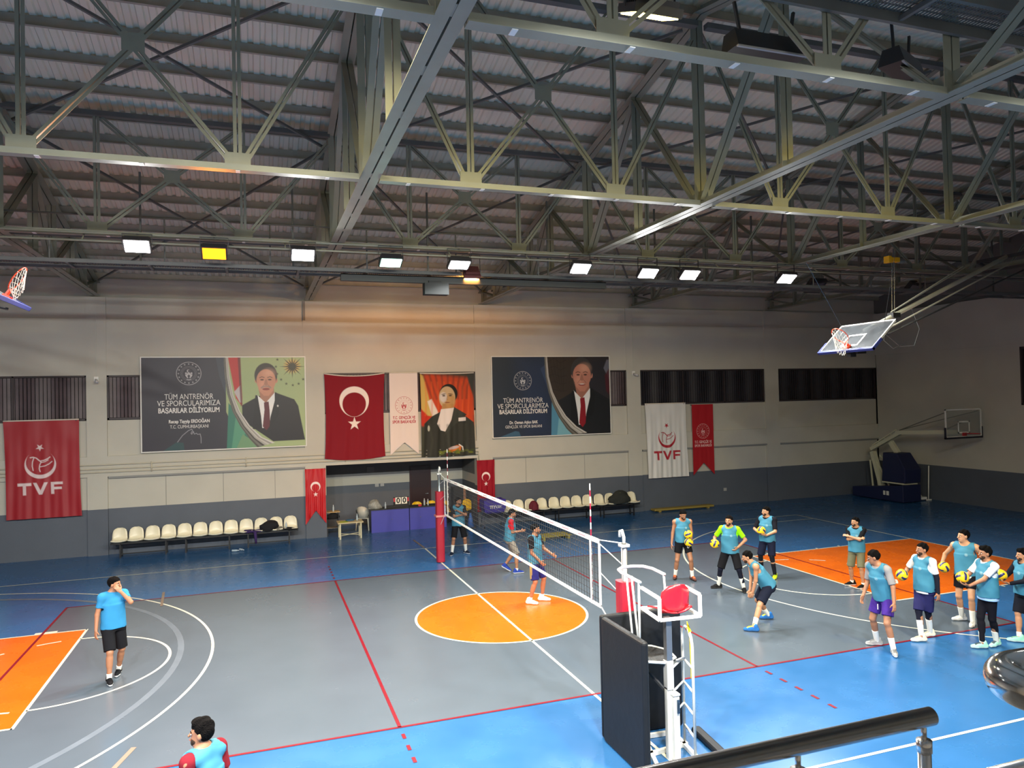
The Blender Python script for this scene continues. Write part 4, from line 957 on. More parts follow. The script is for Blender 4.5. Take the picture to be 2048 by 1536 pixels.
# ================================================================ NET AND POSTS
chrome = mat('chrome', (200,200,200), .15, 1.0); alu = mat('aluminium', (150,153,158), .32, .85)
padr = mat('pad_red', (150,26,44), .38, noise=.05, coat=.15)
def net_post(y, label, dark=1):
    t = thing('net_post', label, 'net post', (0, y, 0), group='padded volleyball net posts')
    b = MB(); b.cyl((0,0,0),(0,0,2.5),.045,14); b.build('pole', alu, t, smooth=True)
    b = MB(); r = .125; pts = []
    for k in range(24):
        a = 2*PI*k/24; q = (abs(math.cos(a))**4+abs(math.sin(a))**4)**-.25; pts.append((r*math.cos(a)*q*.92, r*math.sin(a)*q*.92))
    vs = [(x,y_,z) for z in (.02,.04,1.97,1.99) for x,y_ in pts]; fs = [(j*24+i,j*24+(i+1)%24,(j+1)*24+(i+1)%24,(j+1)*24+i) for j in range(3) for i in range(24)] + [tuple(range(24))[::-1], tuple(range(72,96))]
    b.add(vs, fs); b.build('padding', padr, t, smooth=False)
    b = MB(); b.box((-.134,-.134,1.28),(.134,.134,1.33)); 
    if dark: b.build('strap', mat('strap_pale',(196,120,118),.6), t)
    b = MB(); b.box((-.06,-.06,2.46),(.06,.06,2.50)); b.tube([(0,0,2.5),(0,0,2.60),(0,.05*(1 if y<0 else -1),2.68),(0,.11*(1 if y<0 else -1),2.66),(0,.12*(1 if y<0 else -1),2.58)],.022,8); b.build('cable_head', WHITE, t, smooth=True)
    return t
net_post(5.45, 'padded red net post on the far side line beside the blue desks'); net_post(-5.6, 'padded red net post behind the black pads', 0)
t = thing('volleyball_net', 'volleyball net strung between the two red padded posts', 'net', (0,0,0))
tape = mat('net_tape_white', (236,234,228), .6, noise=.05, nscale=12)
ya, yb = -4.83, 4.85
b = MB(); b.box((-.006,ya,2.36),(.006,yb,2.43)); b.build('top_tape', tape, t)
b = MB(); b.box((-.006,ya,1.40),(.006,yb,1.45)); b.build('bottom_tape', tape, t)
for y in (ya, yb-.05): b = MB(); b.box((-.007,y,1.40),(.007,y+.05,2.43)); b.build('side_band', tape, t)
for y in (-4.52, 4.48): b = MB(); b.box((-.010,y,1.40),(.010,y+.04,2.43)); b.build('side_band', tape, t)
b = MB(); cm = mat('net_cord', (38,40,44), .8)
y = ya+.1
while y < yb: b.bar((0,y,1.44),(0,y,2.37),.006); y += .10
for k in range(9): b.bar((0,ya,1.52+k*.095),(0,yb,1.52+k*.095),.006)
b.build('net_mesh', cm, t)
for k in range(14): b = MB(); b.box((-.0075,ya+.5+k*.65,2.385),(.0075,ya+.78+k*.65,2.405)); b.build('tape_print', mat('print_mauve',(170,140,150),.6), t)
b = MB()
for s, yy, ye in ((-1,ya,-5.53),(1,yb,5.38)):
    b.tube([(0,yy,2.42),(0,ye,2.50)],.009,5); b.tube([(0,yy,2.36),(0,ye,2.20)],.007,5); b.tube([(0,yy,1.93),(0,ye,1.75)],.006,5); b.tube([(0,yy,1.42),(0,ye,1.05)],.008,5)
b.build('rope', tape, t)
for y, lb_, c2 in ((-4.5,'red and white net antenna closer to the high chair',(170,30,60)),(4.5,'red and white net antenna on the far side by the alcove',(110,24,40))):
    b = MB()
    for k in range(18): b.tube([(.012,y,1.43+k*.1),(.012,y,1.53+k*.1)],.009,6,mi=(k+1)%2)
    o = b.build('antenna', [mat('antenna_white',(240,240,235),.4), mat('antenna_red%d' % c2[0],c2,.4)]); tag(o, lb_, 'antenna')

# ================================================================ REFEREE STAND
wp = mat('stand_white', (224,224,220), .35, noise=.05, nscale=5)
t = thing('referee_stand', 'white steel umpire high chair stand with ladder, inside the black pads', 'high chair', (.06,-6.7,0))
def L(x, y, z): return (x-.06, y+6.7, z)
def rt(name, pts, r=.016, m=wp, n=8, closed=False):
    b = MB(); b.tube([L(*p) for p in pts], r, n, closed=closed); return b.build(name, m, t, smooth=True)
b = MB(); b.cbox(L(.02,-6.66,.45),(.075,.075,.90)); b.build('lower_post', wp, t, bevel=.006)
b = MB(); b.cbox(L(.075,-6.72,.40),(.085,.085,.80)); b.cbox(L(.075,-6.72,.82),(.10,.10,.03)); b.build('front_channel', wp, t, bevel=.008)
b = MB(); b.cbox(L(.09,-6.775,.68),(.035,.02,.17)); b.cbox(L(.09,-6.79,.68),(.012,.02,.12)); b.build('lock_handle', mat('handle_blue_steel',(70,90,110),.3,.6), t, bevel=.004)
b = MB(); b.cbox(L(.03,-6.66,1.32),(.08,.08,.90)); b.build('upper_post', alu, t, bevel=.004)
b = MB(); b.cbox(L(.03,-6.66,1.05),(.095,.095,.36)); b.build('sleeve', mat('sleeve_pale',(205,206,208),.3,.3), t, bevel=.004)
sq = .04
def fb_(name, segs, w=.035, m=wp):
    b = MB()
    for a, c in segs: b.bar(L(*a), L(*c), w)
    return b.build(name, m, t)
a_, b_, c_, d_ = (-.11,-6.72,1.76), (.45,-6.76,1.76), (.50,-6.34,1.76), (-.05,-6.16,1.76)
fb_('seat_frame', [(a_,b_),(b_,c_),(c_,d_),(d_,a_)], .035)
for p, q in ((a_, d_), (b_, c_)):
    p2 = (p[0],p[1],2.03); q2 = (q[0],q[1],2.03)
    fb_('armrest', [(p,p2),(p2,q2)], .035)
sr = mat('seat_red', (200,24,40), .3, coat=.3)
b = MB(); vs = []; nu, nv = 9, 8
for j in range(nv):
    f = j/(nv-1)
    for i in range(nu):
        u = (i/(nu-1)-.5)*2; w = .215*(1-.25*f**4) if f < .99 else .13
        vs.append((w*u, -.20-.05*f+.09*u*u, .02+.37*f - (.03*u*u if f > .8 else 0)))
fs = [(j*nu+i,j*nu+i+1,(j+1)*nu+i+1,(j+1)*nu+i) for j in range(nv-1) for i in range(nu-1)]
o0 = len(vs)
for j in range(6):
    f = j/5
    for i in range(nu): u = (i/(nu-1)-.5)*2; vs.append((.215*u, -.20+.40*f, .02-.012*(1-u*u)+.05*u*u*(1-.5*f)-(.03*f**3)))
fs += [(o0+j*nu+i,o0+(j+1)*nu+i,o0+(j+1)*nu+i+1,o0+j*nu+i+1) for j in range(5) for i in range(nu-1)]
b.add([(x+.20-.06, y+.26, z+1.775) for x,y,z in vs], fs); o = b.build('seat', sr, t, smooth=True); q = o.modifiers.new('s','SOLIDIFY'); q.thickness = .02
# guard rails, foot plate
g0 = (-.30,-6.60,2.36); 
rt('guard_rail', [(-.34,-6.66,2.24),(-.34,-6.4,2.25),(-.33,-6.15,2.25),(-.29,-5.98,2.25),(-.18,-5.88,2.25),(-.02,-5.88,2.25),(.10,-5.94,2.25),(.15,-6.12,2.25),(.15,-6.42,2.24)], .021)
for p, q in (((-.34,-6.62,2.24),(-.29,-6.52,1.20)),((-.315,-6.25,2.25),(-.295,-6.38,1.20)),((-.30,-6.36,2.25),(-.235,-6.42,1.20)),((.15,-6.40,2.24),(.17,-6.42,1.77))): rt('guard_post', [p,q], .014)
fp = [(-.29,-6.50,1.20),(-.31,-6.25,1.20),(-.24,-6.02,1.20),(-.05,-5.95,1.20),(.14,-6.05,1.20),(.26,-6.28,1.20),(.20,-6.55,1.20),(-.02,-6.66,1.20)]
rt('foot_plate_rim', fp, .018, closed=True)
b = MB(); b.poly([L(x,y,z-.01) for x,y,z in fp]); b.poly([L(x,y,z+.004) for x,y,z in fp]); b.build('foot_plate', mat('checker_black',(42,42,44),.5,noise=.5,nscale=60,bump=.6,bscale=80), t)
fb_('brace', [((.03,-6.62,.80),(-.20,-6.15,1.18)),((.03,-6.62,1.15),(.36,-6.5,1.16))], .03, alu)
# ladder
rt('ladder_rail', [(.30,-6.80,.05),(.30,-6.79,1.40),(.305,-6.76,1.50),(.33,-6.66,1.58),(.36,-6.54,1.58),(.385,-6.45,1.50),(.39,-6.42,1.38),(.39,-6.42,.05)], .019)
for z in (.27,.55,.83,1.13): 
    rt('rung', [(.30,-6.79,z),(.39,-6.42,z)], .015); 
    if z > .3: rt('rung_strut', [(.07,-6.68,z-.0),(.39,-6.42,z)], .014)
fb_('base_frame', [((-.40,-6.95,.03),(.40,-6.85,.03)),((-.35,-6.05,.03),(.45,-6.1,.03)),((-.30,-6.95,.03),(-.02,-6.05,.03)),((.30,-6.86,.03),(.40,-6.1,.03)),((-.4,-6.55,.03),(.40,-6.45,.03))], .05)
rib = mat('ribbon_yellow', (215,200,30), .6)
b = MB(); b.add([L(.315,-6.72,1.58),L(.36,-6.62,1.60),L(.37,-6.64,.98),L(.325,-6.70,.97)],[(0,1,2,3)]); b.add([L(.29,-6.70,1.63),L(.35,-6.60,1.66),L(.36,-6.68,1.55),L(.30,-6.72,1.54)],[(0,1,2,3)])
o = b.build('ribbon', rib); tag(o, 'yellow ribbon tied to the top of the high chair ladder', 'ribbon'); o.location = (.06,-6.7,0); q = o.modifiers.new('s','SOLIDIFY'); q.thickness = .006
# black pads
pb = mat('pad_black', (20,22,26), .55, noise=.1, bump=.1, bscale=6, spec=.3)
def pad(x0, y0, x1, y1, h, th, label, z0=0):
    b = MB(); a = Vector((x0,y0,0)); c = Vector((x1,y1,0)); d = (c-a); l = d.length; d.normalize(); 
    o = None; b.box((0,-th/2,0),(l,th/2,h)); o = b.build('protective_pad', pb, bevel=.04); o.location = (x0,y0,z0); o.rotation_euler = (0,0,math.atan2(d.y,d.x)); o.modifiers['b'].segments = 3
    return tag(o, label, 'pad', 'black protective pads around the high chair')
pad(-.50,-5.92,-.50,-7.05,1.64,.09,'tall black pad standing beside the high chair, edge toward the net')
pad(-.52,-5.84,.68,-5.90,1.64,.08,'tall black pad standing behind the high chair, facing the stands')
pad(.72,-6.15,.62,-7.02,.09,.14,'low scuffed black pad strip lying along the foot of the high chair ladder')

# ================================================================ RAILING AND CHROME TUBE
ss = mat('stainless', (226,224,222), .22, 1.0, noise=.05, nscale=30)
t = thing('handrail', 'straight stainless steel handrail along the front of the stands', 'railing', (-3.5,-13.15,2.55))
def LR(x,y,z): return (x+3.5,y+13.15,z-2.55)
b = MB(); b.tube([LR(-7.5,-13.15,3.6),LR(-2.93,-13.15,3.6)],.027,20); b.build('top_rail', ss, t, smooth=True)
for x in (-6.6,-5.5,-4.4,-3.42,-2.96):
    b = MB(); b.cyl(LR(x,-13.15,2.56),LR(x,-13.15,3.51),.019,14); b.cyl(LR(x,-13.15,3.50),LR(x,-13.15,3.535),.022,14); b.cyl(LR(x,-13.15,3.53),LR(x,-13.15,3.58),.008,10); b.build('post', ss, t, smooth=True)
for z in (3.35,3.1):
    b = MB(); b.tube([LR(-7.5,-13.15,z),LR(-3.6 if z>3.2 else -2.93,-13.15,z)],.010,10); 
    if z < 3.2: b.build('infill_rod', ss, t, smooth=True)
b = MB(); b.tube([LR(-2.96,-13.15,3.37),LR(-2.88,-13.15,3.37)],.010,10); b.build('rod_stub', ss, t, smooth=True)
t = thing('handrail', 'lower stainless handrail section of the stands, passing out of the bottom corner', 'railing', (-2.0,-12.90,2.55))
b = MB(); b.tube([(-.38,.0,.65),(2.4,.0,.65)],.027,16); b.build('top_rail', ss, t, smooth=True)
for x in (-.2,1.0,2.2): b = MB(); b.cyl((x,0,0),(x,0,.62),.019,12); b.build('post', ss, t, smooth=True)
# bent tube near the camera
t = thing('bent_handrail', 'thick polished steel handrail bend at the right edge, close to the lens', 'railing', (-4.0,-14.75,2.55))
def LB(x,y,z): return (x+4.0,y+14.75,z-2.55)
e = CR; g = CF.copy(); g.z = 0; g.normalize()
P0 = Vector((-4.8243,-14.8384,4.5823)) + (CF + CR*.699 - CU*.403).normalized()*1.30
pts = [P0+e*.60-g*.10+Vector((0,0,-.015)), P0+e*.12-g*.042+Vector((0,0,-.012)), P0+e*.02-g*.026+Vector((0,0,-.010))]
for k in range(0,13):
    a = -PI/2 - PI*k/12
    pts.append(P0 + e*(.022*math.cos(a)) + g*(.024*math.sin(a)) + Vector((0,0,-.010+.014*k/12)))
pts += [P0+e*.03+g*.030+Vector((0,0,.006)), P0+e*.6+g*.16+Vector((0,0,.03))]
b = MB(); b.tube([LB(*p) for p in pts], .0265, 24); b.build('tube', mat('polished_steel',(225,222,216),.14,1.0,noise=.04,nscale=40), t, smooth=True)
b = MB(); q = pts[2]; q1 = pts[1]; d = (q1-q).normalized(); b.tube([LB(*(q-d*.001)),LB(*(q+d*.0018))],.0272,24); b.build('joint_ring', BLACK, t, smooth=True)
b = MB(); q = pts[0]; b.cyl(LB(q.x,q.y,2.56),LB(q.x,q.y,q.z),.02,12); b.build('post', ss, t, smooth=True)
# stands floor under the viewer
b = MB(); b.box((XL,YN,2.35),(XR-.1,-12.82,2.55)); struct(b.build('floor_stands', mat('concrete',(120,122,124),.8,noise=.1)))
b = MB(); b.box((XL,-13.05,0),(XR-.1,-12.88,2.35)); struct(b.build('wall_stands', wu))

# ================================================================ HANGING BACKBOARDS
glb = mat('backboard_glass', (78,82,86), .35, alpha=.55, noise=.3, nscale=3, spec=.3); bw = mat('backboard_white', (236,236,232), .35); bp = mat('backboard_pad', (44,54,118), .6); orr = mat('rim_orange', (224,72,34), .35); netw = mat('net_white', (240,236,224), .8)
def hoop(t, O, u, n, yv, w=1.8, h=1.05, glass=glb, pad_m=bp, rim=orr, tuck=False, pad_side=.35, net=True):
    "O centre of the lower edge, u up the board, n out of the face, yv along the width"
    O, u, n, yv = map(Vector, (O, u, n, yv)); u.normalize(); n.normalize(); yv.normalize()
    R = Matrix((yv, n, u)).transposed()     # local x=yv, y=n, z=u
    def P(a, b_, c): return O + yv*a + n*b_ + u*c
    def bx(m, name, lo, hi, mb=None):
        b = mb or MB(); c = [(lo[i]+hi[i])/2 for i in range(3)]; b.cbox(P(*c), [abs(hi[i]-lo[i]) for i in range(3)], R=R)
        if mb is None: return b.build(name, m, t)
    bx(glass, 'board', (-w/2,-.02,0), (w/2,0,h))
    b = MB(); f = .04
    for lo, hi in (((-w/2,-.03,0),(-w/2+f,.012,h)),((w/2-f,-.03,0),(w/2,.012,h)),((-w/2,-.03,h-f),(w/2,.012,h)),((-w/2,-.03,0),(w/2,.012,f))): bx(bw,'',lo,hi,b)
    b.build('board_frame', bw, t)
    b = MB(); z0, z1 = .15, .60; s_ = .295
    for lo, hi in (((-s_,.001,z0),(-s_+.05,.006,z1)),((s_-.05,.001,z0),(s_,.006,z1)),((-s_,.001,z1-.05),(s_,.006,z1)),((-s_,.001,z0),(s_,.006,z0+.05))): bx(bw,'',lo,hi,b)
    b.build('target_square', bw, t)
    b = MB()
    for lo, hi in (((-w/2-.03,-.05,-.05),(w/2+.03,.03,.02)),((-w/2-.03,-.05,-.05),(-w/2+.01,.03,pad_side)),((w/2-.01,-.05,-.05),(w/2+.03,.03,pad_side))): bx(pad_m,'',lo,hi,b)
    b.build('edge_padding', pad_m, t, bevel=.008)
    rc = P(0,.15+.225,.15); b = MB(); ring_ = [rc + yv*.228*math.cos(2*PI*k/28)+n*.228*math.sin(2*PI*k/28) for k in range(28)]
    b.tube(ring_, .011, 8, closed=True); RO = b.build('rim', rim, t, smooth=True)
    b = MB(); bx(rim,'',(-.09,0,.05),(.09,.05,.17),b); bx(rim,'',(-.07,.04,.12),(.07,.16,.15),b); b.build('rim_bracket', rim, RO)
    if not net: return
    b = MB(); down = Vector((0,0,-1)); N = 12; 
    rows_ = []
    for j in range(6):
        f = j/5; row = []
        for k in range(N):
            a = 2*PI*(k+.5*(j%2))/N; r = .228*(1-.45*f**.8)
            p = rc + (yv*math.cos(a)+n*math.sin(a))*r
            drop = (down*.42*f) if not tuck else (-u*.10*f + down*.10*f - n*.12*f + yv*.02*math.sin(9*a))
            row.append(p+drop)
        rows_.append(row)
    for j in range(5):
        for k in range(N):
            b.tube([rows_[j][k], rows_[j+1][k if j%2 else k]], .005, 4, cap=False); b.tube([rows_[j][k], rows_[j+1][(k-1)%N if j%2==0 else (k+1)%N]], .005, 4, cap=False)
    b.build('basket_net', netw, RO)
t = thing('hanging_backboard', 'glass backboard swung up on ceiling arms near the far corner, blue edge padding', 'basketball hoop', (0,0,0))
hoop(t, (9.35,0,5.60), (.735,0,.676), (-.676,0,.735), (0,1,0))
tubem = mat('arm_cream', (196,196,176), .4); tubed = mat('arm_dark', (50,52,54), .4)
def arm(name, pts, r, m): b = MB(); b.tube(pts, r, 8); return b.build(name, m, t, smooth=True)
arm('main_arm', [(10.0,0,6.10),(15.2,0,8.25)], .06, tubem)
arm('lower_arm', [(10.1,.35,6.0),(14.9,.35,8.05)], .022, tubem); arm('lower_arm', [(10.1,-.35,6.0),(14.9,-.35,8.0)], .022, tubem)
arm('lower_arm', [(9.9,-.85,5.95),(15.4,-.6,7.9)], .025, tubed)
arm('upper_stay', [(10.9,0,6.6),(14.0,.2,8.0)], .016, tubem); arm('upper_stay', [(10.9,.0,6.6),(13.2,-.25,7.85)], .016, tubem)
b = MB(); b.cbox((11.0,0,6.52),(.25,.2,.12)); b.cbox((9.75,0,5.62),(.28,.3,.22)); b.cbox((9.55,0,5.5),(.18,.14,.14)); b.build('joint_block', BLACK, t)
b = MB(); b.bar((15.2,-.9,8.25),(15.2,.9,8.25),.09); b.bar((15.4,-.9,7.95),(15.4,.9,7.95),.08); b.bar((13.2,-3.1,8.12),(15.5,-3.1,8.12),.06); b.bar((15.2,-.9,8.25),(15.6,-.9,8.1),.06); b.bar((15.2,.9,8.25),(15.6,.9,8.1),.06); b.build('ceiling_mount', tubed, t)
b = MB()
for y in (-.02,.06): b.tube([(11.05,y,7.92),(11.0,y,6.56)],.006,5)
b.build('hoist_cable', chrome, t); 
b = MB(); b.tube([(10.05,.8,6.25),(9.0,.9,8.0)],.006,5); b.build('safety_cable', chrome, t); b = MB(); b.tube([(10.05,-.6,6.25),(10.6,-.5,8.15)],.006,5); b.build('safety_cable', chrome, t)
b = MB(); b.tube([(11.9,.3,6.85),(12.2,.3,6.2),(12.0,.3,5.75),(11.5,.3,5.72),(11.0,.3,6.05),(10.6,.2,6.3)],.008,5); b.tube([(10.1,-.6,6.2),(9.9,-.7,5.8),(10.3,-.6,5.6),(11.0,-.3,5.75)],.008,5); b.build('hanging_cable', mat('cable_grey',(130,130,130),.5), t, smooth=True)
t = thing('electric_hoist', 'small yellow electric hoist hanging over the swung-up backboard', 'hoist', (11.05,0,7.98))
b = MB(); b.cbox((0,0,0),(.30,.14,.12)); b.cbox((-.2,0,.0),(.1,.18,.18)); b.build('motor', mat('hoist_yellow',(225,165,20),.4), t, bevel=.01)
b = MB(); b.cyl((.15,0,-.02),(.32,0,-.02),.07,10); b.bar((0,0,.05),(0,0,.30),.03); b.build('drum', alu, t)
t = thing('hanging_backboard', 'backboard swung up at the left edge, only one corner and its rim showing', 'basketball hoop', (0,0,0))
hoop(t, (-8.8,0,6.45), (-.84,0,.54), (.54,0,.84), (0,1,0), tuck=True)
arm('main_arm', [(-9.3,0,6.70),(-14.9,0,8.25)], .06, tubed); arm('lower_arm', [(-8.95,.3,6.35),(-14.9,.3,7.6)], .022, tubed); arm('lower_arm', [(-8.95,-.3,6.35),(-14.9,-.3,7.6)], .022, tubed)
b = MB(); b.bar((-14.9,-.9,8.25),(-14.9,.9,8.25),.09); b.bar((-14.9,-.9,7.6),(-14.9,.9,7.6),.08); b.build('ceiling_mount', tubed, t)
b = MB(); b.tube([(-9.3,0,6.7),(-9.5,0,8.0)],.006,5); b.build('hoist_cable', chrome, t)

# ================================================================ PORTABLE BASKETBALL STAND
cr = mat('stand_cream', (206,206,180), .4); nv = mat('pad_navy', (24,32,70), .5)
t = thing('portable_basketball_stand', 'wheeled basketball stand with navy padded base parked in the far corner', 'basketball hoop', (19.9,9.1,0))
def SP(x,y,z): return (x-19.9,y-9.1,z)
b = MB(); vs = [SP(19.5,7.8,.03),SP(20.45,7.8,.03),SP(20.45,10.45,.03),SP(19.5,10.45,.03),SP(19.5,7.8,.72),SP(20.45,7.8,.72),SP(20.45,10.45,.42),SP(19.5,10.45,.42)]
b.add(vs,[(0,3,2,1),(4,5,6,7),(0,1,5,4),(1,2,6,5),(2,3,7,6),(3,0,4,7)]); b.build('base_box', nv, t, bevel=.03)
b = MB(); vs = [SP(19.55,7.75,.80),SP(20.4,7.75,.80),SP(20.4,8.9,.80),SP(19.55,8.9,.80),SP(19.6,8.15,1.98),SP(20.35,8.15,1.98),SP(20.35,8.85,1.98),SP(19.6,8.85,1.98),SP(19.55,7.72,1.35),SP(20.4,7.72,1.35)]
b.add(vs,[(0,3,2,1),(4,5,6,7),(0,1,9,8),(8,9,5,4),(1,2,6,5,9),(2,3,7,6),(3,0,8,4,7)]); b.build('front_pad', nv, t, bevel=.03)
b = MB(); b.bar(SP(19.6,7.9,.76),SP(20.35,7.9,.76),.07); b.bar(SP(19.58,7.8,.77),SP(19.58,8.9,.77),.05); b.build('pad_rail', cr, t)
for x in (19.65,20.2): b = MB(); b.cyl(SP(x,9.0,.16),SP(x+.05,9.0,.16),.12,14); b.cyl(SP(x,10.2,.12),SP(x+.05,10.2,.12),.1,14); b.build('wheel', BLACK, t)
b = MB(); b.box(SP(19.485,8.5,.25),SP(19.50,8.62,.42)); b.box(SP(19.485,8.68,.25),SP(19.50,8.78,.42)); b.build('sticker', mat('sticker_white',(220,220,215),.5), t)
b = MB(); b.bar(SP(19.95,9.25,.45),SP(19.95,9.70,1.95),.16,.22); b.build('rear_column', cr, t)
b = MB(); b.bar(SP(19.8,9.6,.45),SP(19.8,9.72,1.6),.05); b.bar(SP(20.1,9.6,.45),SP(20.1,9.72,1.6),.05); b.build('column_brace', cr, t)
b = MB(); b.bar(SP(19.95,8.85,.5),SP(19.95,9.6,1.7),.05); b.bar(SP(20.1,8.6,1.2),SP(20.1,9.5,1.8),.04); b.build('diagonal_stay', cr, t)
b = MB(); b.bar(SP(19.95,8.4,1.95),SP(19.95,8.75,2.40),.14,.2); b.build('front_column', cr, t)
b = MB(); b.bar(SP(19.95,9.78,2.05),SP(19.95,8.30,2.78),.14,.14); b.bar(SP(19.95,9.70,2.22),SP(19.95,8.45,2.92),.05); b.bar(SP(19.95,9.80,2.05),SP(19.95,9.70,2.22),.05)
for f in (.25,.5,.75): b.bar(SP(19.95,9.78-1.48*f,2.05+.73*f),SP(19.95,9.70-1.25*f,2.22+.7*f),.04)
b.build('lifting_arm', cr, t)
b = MB(); b.bar(SP(19.95,8.45,2.80),SP(19.95,5.55,2.93),.16,.15); b.build('boom', cr, t)
b = MB(); b.bar(SP(19.95,8.3,2.9),SP(19.2,5.46,3.70),.03); b.bar(SP(19.95,8.3,2.9),SP(20.75,5.46,3.70),.03); b.bar(SP(19.95,6.4,2.9),SP(19.95,5.46,3.3),.04); b.build('board_stay', mat('stay_grey',(120,120,110),.5), t)
n0 = len(t.children)
hoop(t, SP(19.97,5.42,2.74), (0,0,1), (0,-1,0), (1,0,0), glass=mat('board_clear',(150,155,150),.1,alpha=.25), pad_m=mat('pad_near_black',(22,24,40),.6), rim=mat('rim_red',(170,36,44),.4), pad_side=.38, net=False)
# mini goal frame
t = thing('equipment_trolley', 'small white tube trolley with tall thin posts beside the basketball stand base', 'trolley', (20.5,8.1,0))
b = MB(); b.box((-.30,-.12,.06),(.45,.12,.16)); b.build('base', WHITE, t)
for p in (((-.28,-.1,.0),(-.28,-.1,1.42)),((.55,-.1,.03),(.62,-.1,1.42)),((-.2,.05,1.0),(.3,.0,.15))): b = MB(); b.tube(p,.025,8); b.build('post', WHITE, t, smooth=True)
b = MB(); b.bar((.45,-.1,.03),(.70,-.1,.03),.05); b.build('foot', WHITE, t)
